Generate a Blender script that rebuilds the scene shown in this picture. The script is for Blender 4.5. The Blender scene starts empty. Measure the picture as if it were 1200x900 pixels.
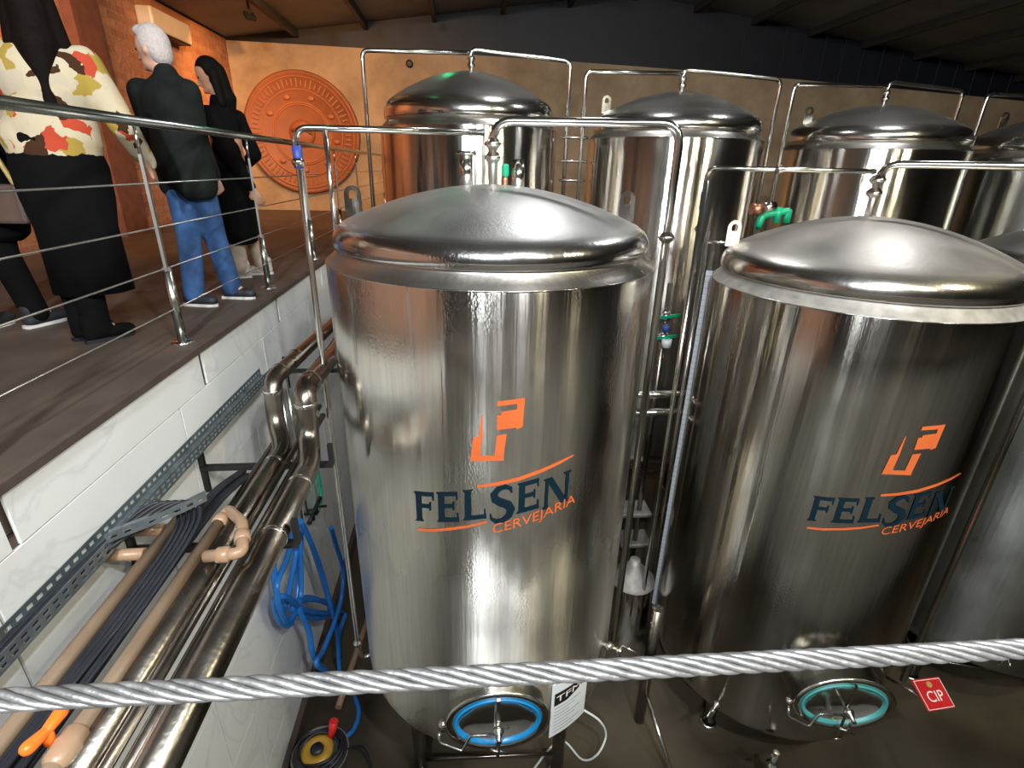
import bpy, bmesh, math, random
from mathutils import Vector, Matrix, noise
random.seed(4)
PI = math.pi
SC = bpy.context.scene
COL = SC.collection
V = Vector

# ------------------------------------------------------------------ camera
F_PX, PITCH, YAW, ROLL = 612.0, math.radians(22.5), math.radians(5.7), math.radians(1.4)
FW = V((math.sin(YAW)*math.cos(PITCH), math.cos(YAW)*math.cos(PITCH), -math.sin(PITCH)))
RT0 = V((math.cos(YAW), -math.sin(YAW), 0)); UP0 = RT0.cross(FW)
RT = RT0*math.cos(ROLL)+UP0*math.sin(ROLL); UP = -RT0*math.sin(ROLL)+UP0*math.cos(ROLL)
cd = bpy.data.cameras.new('camera'); cd.sensor_width = 36; cd.lens = 36*F_PX/1200
cd.clip_start = .02; cd.clip_end = 200
cam = bpy.data.objects.new('camera', cd); COL.objects.link(cam)
cam.matrix_world = Matrix(((RT.x, UP.x, -FW.x, 0), (RT.y, UP.y, -FW.y, 0), (RT.z, UP.z, -FW.z, 0), (0, 0, 0, 1)))
SC.camera = cam
SC.view_settings.view_transform = 'Standard'; SC.view_settings.look = 'None'
SC.view_settings.exposure = 0.0; SC.view_settings.gamma = 1; SC.view_settings.use_curve_mapping = False
w = bpy.data.worlds.new('world'); SC.world = w; w.use_nodes = True
w.node_tree.nodes['Background'].inputs[0].default_value = (.5, .6, .8, 1)
w.node_tree.nodes['Background'].inputs[1].default_value = .03

# measured places: a point of the photograph's view on a plane x=, y= or z= of the room
def ray(px, py): return FW+RT*((px-600)/F_PX)+UP*((450-py)/F_PX)
def atx(px, py, x): d = ray(px, py); return d*(x/d.x)
def aty(px, py, y): d = ray(px, py); return d*(y/d.y)
def atz(px, py, z): d = ray(px, py); return d*(z/d.z)

# ------------------------------------------------------------------ layout (metres, eye at 0)
FLOOR = -4.5; DECK = -.95; XW = -1.45
LEFT, RIGHT, BACK, NEAR = -4.45, 13.5, 12.2, -4.0
EAVE, RIDGE_X, RIDGE_Z, EAVE_R = 2.15, 3.5, 3.22, 1.95
def roof_z(x): return EAVE+(RIDGE_Z-EAVE)*(x-LEFT)/(RIDGE_X-LEFT) if x < RIDGE_X else RIDGE_Z+(EAVE_R-RIDGE_Z)*(x-RIDGE_X)/(RIGHT-RIDGE_X)

# ------------------------------------------------------------------ materials
MATS = {}
def nodes(name):
    m = bpy.data.materials.new(name); m.use_nodes = True; MATS[name] = m
    nt = m.node_tree; return m, nt, nt.nodes['Principled BSDF']
def mat(name, col, rough=.5, metal=0, noise_amt=.15, scale=8, bump=0, emit=None, estr=0, spec=.5, trans=0, alpha=1):
    m, nt, b = nodes(name); N, L = nt.nodes, nt.links
    tc = N.new('ShaderNodeTexCoord')
    if noise_amt or bump:
        nz = N.new('ShaderNodeTexNoise'); nz.inputs['Scale'].default_value = scale; nz.inputs['Detail'].default_value = 5
        L.new(tc.outputs['Object'], nz.inputs['Vector'])
    if noise_amt:
        r = N.new('ShaderNodeValToRGB')
        r.color_ramp.elements[0].position = .3; r.color_ramp.elements[1].position = .7
        r.color_ramp.elements[0].color = [c*(1-noise_amt) for c in col]+[1]
        r.color_ramp.elements[1].color = [min(1, c*(1+noise_amt)) for c in col]+[1]
        L.new(nz.outputs[0], r.inputs[0]); L.new(r.outputs[0], b.inputs['Base Color'])
    else: b.inputs['Base Color'].default_value = list(col)+[1]
    if bump:
        bp = N.new('ShaderNodeBump'); bp.inputs['Strength'].default_value = bump; bp.inputs['Distance'].default_value = .01
        L.new(nz.outputs[0], bp.inputs['Height']); L.new(bp.outputs[0], b.inputs['Normal'])
    b.inputs['Roughness'].default_value = rough; b.inputs['Metallic'].default_value = metal
    b.inputs['Specular IOR Level'].default_value = spec
    b.inputs['Transmission Weight'].default_value = trans
    if emit: b.inputs['Emission Color'].default_value = list(emit)+[1]; b.inputs['Emission Strength'].default_value = estr
    return m
def steel(name, col=(.6, .59, .56), rough=.2, aniso=.6, streak=.12, blotch=.1, spread=.12, drops=0, frost=None, rim=0):
    """rolled stainless sheet: vertical streaks, blotches of dried water, optional droplets and a frosted band"""
    m, nt, b = nodes(name); N, L = nt.nodes, nt.links
    tc = N.new('ShaderNodeTexCoord')
    def nz(sc, scale, det=4):
        mp = N.new('ShaderNodeMapping'); mp.inputs['Scale'].default_value = sc; L.new(tc.outputs['Object'], mp.inputs[0])
        n = N.new('ShaderNodeTexNoise'); n.inputs['Scale'].default_value = scale; n.inputs['Detail'].default_value = det
        L.new(mp.outputs[0], n.inputs['Vector']); return n.outputs[0]
    st = nz((9, 9, .35), 6); bl = nz((1, 1, .8), 2.3, 6)
    mx = N.new('ShaderNodeMath'); mx.operation = 'MULTIPLY_ADD'; L.new(st, mx.inputs[0]); mx.inputs[1].default_value = streak*2; mx.inputs[2].default_value = 1-streak
    m2 = N.new('ShaderNodeMath'); m2.operation = 'MULTIPLY_ADD'; L.new(bl, m2.inputs[0]); m2.inputs[1].default_value = blotch*2; m2.inputs[2].default_value = 1-blotch
    mm = N.new('ShaderNodeMath'); mm.operation = 'MULTIPLY'; L.new(mx.outputs[0], mm.inputs[0]); L.new(m2.outputs[0], mm.inputs[1])
    vm = N.new('ShaderNodeVectorMath'); vm.operation = 'SCALE'; vm.inputs[0].default_value = col; L.new(mm.outputs[0], vm.inputs['Scale'])
    L.new(vm.outputs[0], b.inputs['Base Color'])
    ro = N.new('ShaderNodeMapRange'); L.new(bl, ro.inputs[0]); ro.inputs[1].default_value = .3; ro.inputs[2].default_value = .7
    ro.inputs[3].default_value = max(.03, rough-spread); ro.inputs[4].default_value = rough+spread
    out = ro.outputs[0]
    if frost:
        sp = N.new('ShaderNodeSeparateXYZ'); L.new(tc.outputs['Object'], sp.inputs[0])
        zz = N.new('ShaderNodeMath'); zz.operation = 'MULTIPLY_ADD'; L.new(nz((2.5, 2.5, .6), 2, 6), zz.inputs[0]); zz.inputs[1].default_value = 1.1; L.new(sp.outputs['Z'], zz.inputs[2])
        mr = N.new('ShaderNodeMapRange'); L.new(zz.outputs[0], mr.inputs[0]); mr.inputs[1].default_value = frost[0]+.2; mr.inputs[2].default_value = frost[0]-.25
        mr2 = N.new('ShaderNodeMapRange'); L.new(zz.outputs[0], mr2.inputs[0]); mr2.inputs[1].default_value = frost[1]-.3; mr2.inputs[2].default_value = frost[1]+.3
        fm = N.new('ShaderNodeMath'); fm.operation = 'MULTIPLY'; L.new(mr.outputs[0], fm.inputs[0]); L.new(mr2.outputs[0], fm.inputs[1])
        ad = N.new('ShaderNodeMath'); ad.operation = 'MULTIPLY_ADD'; L.new(fm.outputs[0], ad.inputs[0]); ad.inputs[1].default_value = frost[2]; L.new(out, ad.inputs[2]); out = ad.outputs[0]
    if rim:     # the knuckle at the dome's edge is polished, dust lies further up
        xy = N.new('ShaderNodeVectorMath'); xy.operation = 'MULTIPLY'; xy.inputs[1].default_value = (1, 1, 0); L.new(tc.outputs['Object'], xy.inputs[0])
        ln = N.new('ShaderNodeVectorMath'); ln.operation = 'LENGTH'; L.new(xy.outputs[0], ln.inputs[0])
        rm = N.new('ShaderNodeMapRange'); rm.interpolation_type = 'SMOOTHSTEP'; L.new(ln.outputs['Value'], rm.inputs[0]); rm.inputs[1].default_value = .82; rm.inputs[2].default_value = .90; rm.inputs[3].default_value = 1; rm.inputs[4].default_value = rim
        rx = N.new('ShaderNodeMath'); rx.operation = 'MULTIPLY'; L.new(out, rx.inputs[0]); L.new(rm.outputs[0], rx.inputs[1]); out = rx.outputs[0]
    L.new(out, b.inputs['Roughness'])
    b.inputs['Metallic'].default_value = 1
    if aniso:
        b.inputs['Anisotropic'].default_value = aniso
        tg = N.new('ShaderNodeTangent'); tg.direction_type = 'RADIAL'; tg.axis = 'Z'; L.new(tg.outputs[0], b.inputs['Tangent']); b.inputs['Anisotropic Rotation'].default_value = .25
    bp = N.new('ShaderNodeBump'); bp.inputs['Strength'].default_value = .22; bp.inputs['Distance'].default_value = .004
    h = nz((14, 14, .5), 3, 3)
    if drops:
        d = N.new('ShaderNodeTexVoronoi'); d.inputs['Scale'].default_value = 90
        mp = N.new('ShaderNodeMapping'); mp.inputs['Scale'].default_value = (1, 1, .6); L.new(tc.outputs['Object'], mp.inputs[0]); L.new(mp.outputs[0], d.inputs['Vector'])
        k = nz((1.5, 1.5, .9), 1.6, 3)
        kr = N.new('ShaderNodeMapRange'); L.new(k, kr.inputs[0]); kr.inputs[1].default_value = .5; kr.inputs[2].default_value = .68
        ml = N.new('ShaderNodeMath'); ml.operation = 'MULTIPLY'; L.new(kr.outputs[0], ml.inputs[0]); L.new(d.outputs['Distance'], ml.inputs[1])
        aa = N.new('ShaderNodeMath'); aa.operation = 'MULTIPLY_ADD'; L.new(ml.outputs[0], aa.inputs[0]); aa.inputs[1].default_value = drops; L.new(h, aa.inputs[2]); h = aa.outputs[0]
    L.new(h, bp.inputs['Height']); L.new(bp.outputs[0], b.inputs['Normal'])
    return m
steel('steel_shell_near', (.78, .755, .70), .15, 1, .2, .08, .05, drops=1.6, frost=(3.1, 1.6, .2))
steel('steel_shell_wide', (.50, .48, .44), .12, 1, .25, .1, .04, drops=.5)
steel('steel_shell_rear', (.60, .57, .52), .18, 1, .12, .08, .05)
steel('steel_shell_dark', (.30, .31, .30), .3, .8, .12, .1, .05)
steel('steel_dome', (.70, .70, .69), .42, 0, .05, .12, .06, drops=1.0, rim=.35)
steel('steel_dome_dusty', (.60, .57, .53), .45, 0, .04, .1, .08, rim=.4)
steel('steel_dome_rear', (.72, .71, .68), .34, 0, .04, .06, .04, rim=.45)
steel('steel_rim', (.62, .60, .56), .13, 0, .05, .1, .05)
steel('steel_shoulder', (.56, .53, .49), .3, 0, .1, .15, .1)
mat('dusty_ledge', (.36, .345, .32), .6, .6, .25, 12)
steel('pipe_steel', (.72, .71, .68), .16, 0, .05, .1, .05)
steel('pipe_worn', (.26, .235, .205), .25, 0, .15, .3, .1)
steel('rail_steel', (.55, .58, .55), .22, 0, .05, .1, .05)
mat('rail_plate', (.19, .18, .165), .5, .4, .2, 6)
mat('wire', (.62, .62, .6), .3, 1, .05)
mat('rope', (.22, .22, .22), .5, .7, .25, 60, .3)
mat('dark_metal', (.03, .03, .03), .5, .6, .2)
mat('galvanised', (.24, .28, .30), .45, .8, .25, 14)
mat('brown_paint', (.10, .065, .05), .55, 0, .2)
mat('pvc_brown', (.235, .165, .11), .32, 0, .1, 5)
mat('pvc_fitting', (.33, .21, .13), .35, 0, .08, 6)
mat('black_rubber', (.012, .014, .02), .42, 0, .2)
mat('blue_hose', (.02, .19, .62), .25, 0, .12)
mat('green_valve', (.0, .33, .16), .35, 0, .1)
mat('green_hose', (.02, .36, .2), .4, 0, .1)
mat('blue_tape', (.03, .06, .30), .5, 0, .1)
mat('orange_plastic', (.95, .17, .015), .35, 0, .05)
mat('red_plastic', (.75, .03, .03), .35, 0, .05)
mat('yellow_plastic', (.42, .25, .03), .4, 0, .1)
mat('blue_gasket', (.01, .22, .50), .3, 0, .05)
mat('teal_gasket', (.06, .30, .30), .4, 0, .05)
mat('logo_orange', (.58, .125, .035), .5, 0, .06, spec=.25)
mat('logo_navy', (.004, .016, .026), .55, 0, .05, spec=.15)
mat('white_plate', (.72, .75, .76), .4, 0, .03)
mat('gauge_white', (.62, .66, .72), .4, 0, .05)
mat('black_print', (.01, .01, .012), .5, 0, .05)
mat('grey_print', (.3, .32, .36), .5, 0, .05)
mat('red_plate', (.55, .02, .025), .35, 0, .05)
mat('white_print', (.85, .8, .75), .5, 0, .03)
mat('copper_fitting', (.5, .22, .14), .35, .9, .2)
mat('ac_white', (.62, .54, .42), .4, 0, .03)
mat('clear_plastic', (.55, .55, .53), .2, 0, .05, trans=.6)
mat('ceiling_sheet', (.17, .18, .18), .6, .1, .15, 2)
mat('purlin', (.05, .045, .04), .6, .3, .1)
mat('gable_navy', (.003, .0045, .010), .6, 0, .3, 2)
mat('wall_dark', (.05, .048, .045), .8, 0, .2, 3)
mat('pilaster', (.16, .06, .035), .7, 0, .2)
mat('deck_edge', (.07, .05, .04), .7, 0, .2)
mat('skin', (.62, .36, .26), .5, 0, .06)
mat('skin_dark', (.42, .22, .14), .5, 0, .06)
mat('white_hair', (.52, .46, .44), .8, 0, .12, 60, .6)
mat('black_hair', (.004, .003, .0025), .7, 0, .3, 80, 0, spec=.1)
mat('brown_hair', (.006, .004, .003), .75, 0, .3, 80, 0, spec=.08)
mat('jacket', (.008, .011, .010), .85, 0, .3, 10, .2, spec=.2)
mat('black_cloth', (.003, .003, .0035), .9, 0, .3, 8, .2, spec=.12)
mat('jeans', (.026, .08, .21), .85, 0, .35, 12, .3)
mat('cream_cloth', (.42, .36, .29), .8, 0, .15, 12, .2)
mat('shoe_dark', (.015, .017, .022), .6, 0, .2)
mat('shoe_sole', (.65, .62, .6), .6, 0, .05)
mat('shoe_light', (.5, .48, .44), .6, 0, .1)
mat('eye', (.02, .015, .01), .2, 0, 0)
mat('lip', (.4, .12, .1), .5, 0, 0)
mat('bag_strap', (.45, .33, .1), .5, 0, .1)
mat('lamp_glass', (1, 1, 1), .3, 0, 0, emit=(.98, .98, .97), estr=14)
mat('lamp_glass_warm', (1, .7, .4), .3, 0, 0, emit=(1, .5, .16), estr=12)
mat('lamp_glass_green', (.2, 1, .5), .3, 0, 0, emit=(.05, 1, .35), estr=1)

def special_mats():
    # concrete floor, wet and stained
    m, nt, b = nodes('concrete'); N, L = nt.nodes, nt.links; tc = N.new('ShaderNodeTexCoord')
    n = N.new('ShaderNodeTexNoise'); n.inputs['Scale'].default_value = 1.1; n.inputs['Detail'].default_value = 8; L.new(tc.outputs['Object'], n.inputs['Vector'])
    r = N.new('ShaderNodeValToRGB'); r.color_ramp.elements[0].position = .35; r.color_ramp.elements[1].position = .7
    r.color_ramp.elements[0].color = (.030, .023, .014, 1); r.color_ramp.elements[1].color = (.08, .064, .040, 1)
    L.new(n.outputs[0], r.inputs[0]); L.new(r.outputs[0], b.inputs['Base Color'])
    rr = N.new('ShaderNodeMapRange'); L.new(n.outputs[0], rr.inputs[0]); rr.inputs[3].default_value = .35; rr.inputs[4].default_value = .8; L.new(rr.outputs[0], b.inputs['Roughness'])
    # deck floor
    m, nt, b = nodes('deck_floor'); N, L = nt.nodes, nt.links; tc = N.new('ShaderNodeTexCoord')
    n = N.new('ShaderNodeTexNoise'); n.inputs['Scale'].default_value = 3; n.inputs['Detail'].default_value = 8; L.new(tc.outputs['Object'], n.inputs['Vector'])
    r = N.new('ShaderNodeValToRGB'); r.color_ramp.elements[0].position = .3; r.color_ramp.elements[1].position = .75
    r.color_ramp.elements[0].color = (.060, .046, .036, 1); r.color_ramp.elements[1].color = (.10, .078, .06, 1)
    L.new(n.outputs[0], r.inputs[0]); L.new(r.outputs[0], b.inputs['Base Color']); b.inputs['Roughness'].default_value = .6
    # white veined marble tile
    m, nt, b = nodes('marble_tile'); N, L = nt.nodes, nt.links; tc = N.new('ShaderNodeTexCoord')
    g = N.new('ShaderNodeNewGeometry')
    wv = N.new('ShaderNodeTexNoise'); wv.inputs['Scale'].default_value = 1.4; wv.inputs['Detail'].default_value = 9; wv.inputs['Distortion'].default_value = 1.2
    L.new(g.outputs['Position'], wv.inputs['Vector'])
    r = N.new('ShaderNodeValToRGB'); e = r.color_ramp.elements
    e[0].position = .47; e[0].color = (.80, .82, .81, 1); e[1].position = .53; e[1].color = (.80, .82, .81, 1)
    k = e.new(.5); k.color = (.71, .73, .73, 1)
    L.new(wv.outputs[0], r.inputs[0]); L.new(r.outputs[0], b.inputs['Base Color']); b.inputs['Roughness'].default_value = .38
    # brick wall on the left: too far off to count the bricks
    m, nt, b = nodes('brick_wall'); N, L = nt.nodes, nt.links; tc = N.new('ShaderNodeTexCoord')
    sp = N.new('ShaderNodeSeparateXYZ'); L.new(tc.outputs['Object'], sp.inputs[0])
    cb = N.new('ShaderNodeCombineXYZ'); L.new(sp.outputs['Y'], cb.inputs[0]); L.new(sp.outputs['Z'], cb.inputs[1])
    br = N.new('ShaderNodeTexBrick'); br.inputs['Scale'].default_value = 1; br.inputs['Brick Width'].default_value = .3; br.inputs['Row Height'].default_value = .1
    br.inputs['Mortar Size'].default_value = .010; br.inputs['Color1'].default_value = (.44, .20, .10, 1); br.inputs['Color2'].default_value = (.30, .12, .065, 1); br.inputs['Mortar'].default_value = (.34, .2, .13, 1)
    L.new(cb.outputs[0], br.inputs['Vector']); L.new(br.outputs[0], b.inputs['Base Color']); b.inputs['Roughness'].default_value = .8
    n = N.new('ShaderNodeTexNoise'); n.inputs['Scale'].default_value = 9; L.new(tc.outputs['Object'], n.inputs['Vector'])
    ad = N.new('ShaderNodeMath'); ad.operation = 'SUBTRACT'; L.new(n.outputs[0], ad.inputs[0]); L.new(br.outputs['Fac'], ad.inputs[1])
    bp = N.new('ShaderNodeBump'); bp.inputs['Distance'].default_value = .03; bp.inputs['Strength'].default_value = .8; L.new(ad.outputs[0], bp.inputs['Height']); L.new(bp.outputs[0], b.inputs['Normal'])
    # stained plaster
    m, nt, b = nodes('plaster'); N, L = nt.nodes, nt.links; tc = N.new('ShaderNodeTexCoord')
    n = N.new('ShaderNodeTexNoise'); n.inputs['Scale'].default_value = .9; n.inputs['Detail'].default_value = 10; n.inputs['Roughness'].default_value = .65; L.new(tc.outputs['Object'], n.inputs['Vector'])
    r = N.new('ShaderNodeValToRGB'); r.color_ramp.elements[0].position = .3; r.color_ramp.elements[1].position = .65
    r.color_ramp.elements[0].color = (.22, .15, .09, 1); r.color_ramp.elements[1].color = (.46, .34, .21, 1)
    L.new(n.outputs[0], r.inputs[0]); L.new(r.outputs[0], b.inputs['Base Color']); b.inputs['Roughness'].default_value = .85
    bp = N.new('ShaderNodeBump'); bp.inputs['Distance'].default_value = .03; L.new(n.outputs[0], bp.inputs['Height']); L.new(bp.outputs[0], b.inputs['Normal'])
    # terracotta relief
    mat('terracotta', (.24, .075, .025), .55, 0, .15, 3, .3)
    mat('terracotta_light', (.32, .11, .04), .55, 0, .1, 3, .2)
    # patterned blouse
    m, nt, b = nodes('blouse'); N, L = nt.nodes, nt.links; tc = N.new('ShaderNodeTexCoord')
    v = N.new('ShaderNodeTexVoronoi'); v.inputs['Scale'].default_value = 13
    dn_ = N.new('ShaderNodeTexNoise'); dn_.inputs['Scale'].default_value = 9; dn_.inputs['Detail'].default_value = 3; L.new(tc.outputs['Object'], dn_.inputs['Vector'])
    dm = N.new('ShaderNodeVectorMath'); dm.operation = 'MULTIPLY_ADD'; L.new(dn_.outputs['Color'], dm.inputs[0]); dm.inputs[1].default_value = (.16, .16, .16); L.new(tc.outputs['Object'], dm.inputs[2]); L.new(dm.outputs[0], v.inputs['Vector'])
    sp = N.new('ShaderNodeSeparateColor'); L.new(v.outputs['Color'], sp.inputs[0])
    r = N.new('ShaderNodeValToRGB'); r.color_ramp.interpolation = 'CONSTANT'; e = r.color_ramp.elements
    e[0].position = 0; e[0].color = (.50, .43, .30, 1); e[1].position = .42; e[1].color = (.34, .24, .05, 1)
    for p, c in ((.56, (.46, .40, .30, 1)), (.76, (.05, .022, .012, 1)), (.83, (.42, .06, .03, 1)), (.90, (.5, .4, .26, 1))): k = e.new(p); k.color = c
    L.new(sp.outputs[0], r.inputs[0]); L.new(r.outputs[0], b.inputs['Base Color']); b.inputs['Roughness'].default_value = .9; b.inputs['Specular IOR Level'].default_value = .1
special_mats()

# ------------------------------------------------------------------ mesh helpers
def tag(o, label=None, cat=None, group=None, kind=None):
    if label: o['label'] = label
    if cat: o['category'] = cat
    if group: o['group'] = group
    if kind: o['kind'] = kind
    return o
def thing(name, loc, label, cat, group=None):
    o = bpy.data.objects.new(name, None); COL.objects.link(o); o.location = loc; o.empty_display_size = .1
    return tag(o, label, cat, group)
def wloc(o):
    p = V((0, 0, 0))
    while o: p += o.location; o = o.parent
    return p
def frame(d):
    d = d.normalized(); a = V((0, 0, 1)) if abs(d.z) < .9 else V((1, 0, 0))
    u = d.cross(a).normalized(); return u, d.cross(u).normalized()
class MB:
    def __init__(s): s.v = []; s.f = []; s.sm = []
    def add(s, vs, fs, smooth=False):
        n = len(s.v); s.v += [V(p) for p in vs]; s.f += [[i+n for i in f] for f in fs]; s.sm += [smooth]*len(fs); return s
    def box(s, lo, hi, M=None):
        x0, y0, z0 = lo; x1, y1, z1 = hi
        vs = [V(p) for p in ((x0, y0, z0), (x1, y0, z0), (x1, y1, z0), (x0, y1, z0), (x0, y0, z1), (x1, y0, z1), (x1, y1, z1), (x0, y1, z1))]
        if M: vs = [M @ p for p in vs]
        return s.add(vs, [(0, 3, 2, 1), (4, 5, 6, 7), (0, 1, 5, 4), (1, 2, 6, 5), (2, 3, 7, 6), (3, 0, 4, 7)])
    def rbox(s, lo, hi, r=.01, M=None):     # box with chamfered edges
        bm = bmesh.new(); bmesh.ops.create_cube(bm, size=1)
        for q in bm.verts: q.co = V([lo[i]+(hi[i]-lo[i])*(q.co[i]+.5) for i in range(3)])
        bmesh.ops.bevel(bm, geom=bm.edges[:], offset=r, segments=2, affect='EDGES', profile=.5)
        vs = [(M @ q.co) if M else q.co.copy() for q in bm.verts]; fs = [[q.index for q in f.verts] for f in bm.faces]
        bm.free(); return s.add(vs, fs, False)
    def bar(s, a, b, w, h, up=None):        # straight rectangular bar
        a, b = V(a), V(b); d = (b-a).normalized()
        u, v = frame(d)
        if up is not None: u = d.cross(V(up)).normalized(); v = u.cross(d).normalized()
        vs = [p+u*i*w/2+v*j*h/2 for p in (a, b) for i, j in ((-1, -1), (1, -1), (1, 1), (-1, 1))]
        return s.add(vs, [(3, 2, 1, 0), (4, 5, 6, 7), (0, 1, 5, 4), (1, 2, 6, 5), (2, 3, 7, 6), (3, 0, 4, 7)])
    def tube(s, pts, r, seg=12, closed=False, caps=True):
        pts = [V(p) for p in pts]; n = len(pts)
        rs = r if isinstance(r, (list, tuple)) else [r]*n
        vs, u = [], None
        for i, p in enumerate(pts):
            a = pts[i-1] if (i or closed) else p; b = pts[(i+1) % n] if (i < n-1 or closed) else p
            d = (b-a); d = d.normalized() if d.length > 1e-9 else V((0, 0, 1))
            if u is None: u, _ = frame(d)
            u = (u-d*u.dot(d)).normalized(); v = d.cross(u)
            vs += [p+(u*math.cos(t)+v*math.sin(t))*rs[i] for t in [2*PI*k/seg for k in range(seg)]]
        fs = []
        for i in range(n if closed else n-1):
            j = (i+1) % n
            for k in range(seg): q = (k+1) % seg; fs.append((i*seg+k, i*seg+q, j*seg+q, j*seg+k))
        s.add(vs, fs, True)
        if caps and not closed:
            m = len(s.v)-n*seg
            s.f += [[m+k for k in range(seg)][::-1], [m+(n-1)*seg+k for k in range(seg)]]; s.sm += [False, False]
        return s
    def lathe(s, prof, c=(0, 0, 0), seg=48, axis=None, smooth=True, sx=1.0):
        c = V(c); ax = V(axis).normalized() if axis else V((0, 0, 1))
        if axis: u, v = frame(ax)
        else: u, v = V((1, 0, 0)), V((0, 1, 0))
        vs, fs = [], []
        for r, h in prof: vs += [c+ax*h+(u*math.cos(t)*sx+v*math.sin(t))*r for t in [2*PI*k/seg for k in range(seg)]]
        for i in range(len(prof)-1):
            for k in range(seg): q = (k+1) % seg; fs.append((i*seg+k, i*seg+q, (i+1)*seg+q, (i+1)*seg+k))
        s.add(vs, fs, smooth)
        return s
    def ball(s, c, r, seg=16, ring=10, M=None):
        c = V(c); rr = r if isinstance(r, (tuple, list)) else (r, r, r)
        vs = [V((0, 0, 1))]+[V((math.sin(a)*math.cos(t), math.sin(a)*math.sin(t), math.cos(a))) for a in [PI*i/ring for i in range(1, ring)] for t in [2*PI*k/seg for k in range(seg)]]+[V((0, 0, -1))]
        vs = [V((p.x*rr[0], p.y*rr[1], p.z*rr[2])) for p in vs]
        if M: vs = [M @ p for p in vs]
        vs = [p+c for p in vs]
        fs = [(0, 1+k, 1+(k+1) % seg) for k in range(seg)]
        for i in range(ring-2):
            for k in range(seg): a = 1+i*seg; q = (k+1) % seg; fs.append((a+k, a+seg+k, a+seg+q, a+q))
        a = 1+(ring-2)*seg; fs += [(a+k, len(vs)-1, a+(k+1) % seg) for k in range(seg)]
        return s.add(vs, fs, True)
    def capsule(s, a, b, ra, rb, seg=14):
        a, b = V(a), V(b); d = b-a
        if d.length < 1e-6: return s.ball(a, ra)
        u, v = frame(d); dn = d.normalized(); vs = []; rings = []
        for t in (-.999, -.8, -.45, 0): rings.append((a+dn*ra*t, ra*math.sqrt(1-t*t)))
        for t in (0, .45, .8, .999): rings.append((b+dn*rb*t, rb*math.sqrt(1-t*t)))
        for p, r in rings: vs += [p+(u*math.cos(k*2*PI/seg)+v*math.sin(k*2*PI/seg))*r for k in range(seg)]
        fs = [(i*seg+k, i*seg+(k+1) % seg, (i+1)*seg+(k+1) % seg, (i+1)*seg+k) for i in range(len(rings)-1) for k in range(seg)]
        fs += [[k for k in range(seg)][::-1], [(len(rings)-1)*seg+k for k in range(seg)]]
        return s.add(vs, fs, True)
    def build(s, name, m, parent=None, solid=0, origin=None, label=None, remesh=0, smooth_it=6):
        off = wloc(parent) if parent else V(origin if origin is not None else (0, 0, 0))
        me = bpy.data.meshes.new(name); me.from_pydata([tuple(p-off) for p in s.v], [], s.f); me.validate()
        if len(me.polygons) == len(s.sm): me.polygons.foreach_set('use_smooth', s.sm)
        me.materials.append(MATS[m]); bm = bmesh.new(); bm.from_mesh(me); bmesh.ops.recalc_face_normals(bm, faces=bm.faces[:]); bm.to_mesh(me); bm.free()
        o = bpy.data.objects.new(name, me); COL.objects.link(o)
        if parent: o.parent = parent
        else: o.location = off
        if solid:
            md = o.modifiers.new('solid', 'SOLIDIFY'); md.thickness = solid; md.offset = 0
        if remesh:
            md = o.modifiers.new('r', 'REMESH'); md.mode = 'VOXEL'; md.voxel_size = remesh; md.use_smooth_shade = True
            sm = o.modifiers.new('s', 'SMOOTH'); sm.iterations = smooth_it; sm.factor = .5
            me2 = bpy.data.meshes.new_from_object(o.evaluated_get(bpy.context.evaluated_depsgraph_get()))
            o.modifiers.clear(); o.data = me2; me2.name = name
            if not me2.materials: me2.materials.append(MATS[m])
            me2.polygons.foreach_set('use_smooth', [True]*len(me2.polygons))
        if label: o['label'] = label
        return o
def bend(pts, r=.05, n=5):
    """polyline with its corners rounded"""
    pts = [V(p) for p in pts]; out = [pts[0]]
    for i in range(1, len(pts)-1):
        p = pts[i]; a = (pts[i-1]-p); b = (pts[i+1]-p); rr = min(r, a.length*.45, b.length*.45)
        A = p+a.normalized()*rr; B = p+b.normalized()*rr
        out += [A*(1-t)**2+p*2*t*(1-t)+B*t*t for t in [k/n for k in range(n+1)]]
    return out+[pts[-1]]
def spline(pts, n=8, closed=False):
    pts = [V(p) for p in pts]; N = len(pts); out = []
    for i in range(N if closed else N-1):
        g = (lambda k: pts[k % N]) if closed else (lambda k: pts[max(0, min(N-1, k))])
        a, b, c, d = g(i-1), g(i), g(i+1), g(i+2)
        for k in range(n):
            t = k/n; out.append(.5*((2*b)+(c-a)*t+(2*a-5*b+4*c-d)*t*t+(3*b-a-3*c+d)*t**3))
    return out if closed else out+[pts[-1]]
def copy_tree(o, parent=None):
    c = o.copy(); COL.objects.link(c)
    if parent: c.parent = parent
    for ch in [x for x in o.children]: copy_tree(ch, c)
    return c
def text_polys(s, size):
    cu = bpy.data.curves.new('txt', 'FONT'); cu.body = s; cu.size = size; cu.resolution_u = 3
    o = bpy.data.objects.new('txt', cu); COL.objects.link(o)
    me = bpy.data.meshes.new_from_object(o.evaluated_get(bpy.context.evaluated_depsgraph_get()))
    vs = [v.co.copy() for v in me.vertices]; fs = [list(p.vertices) for p in me.polygons]
    bpy.data.objects.remove(o); bpy.data.curves.remove(cu); bpy.data.meshes.remove(me)
    return vs, fs
def slab(vs, fs, name, m, parent, n, t=.0012):
    """flat print lifted by its own small thickness"""
    mb = MB().add(vs, fs); return mb.build(name, m, parent)

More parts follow.
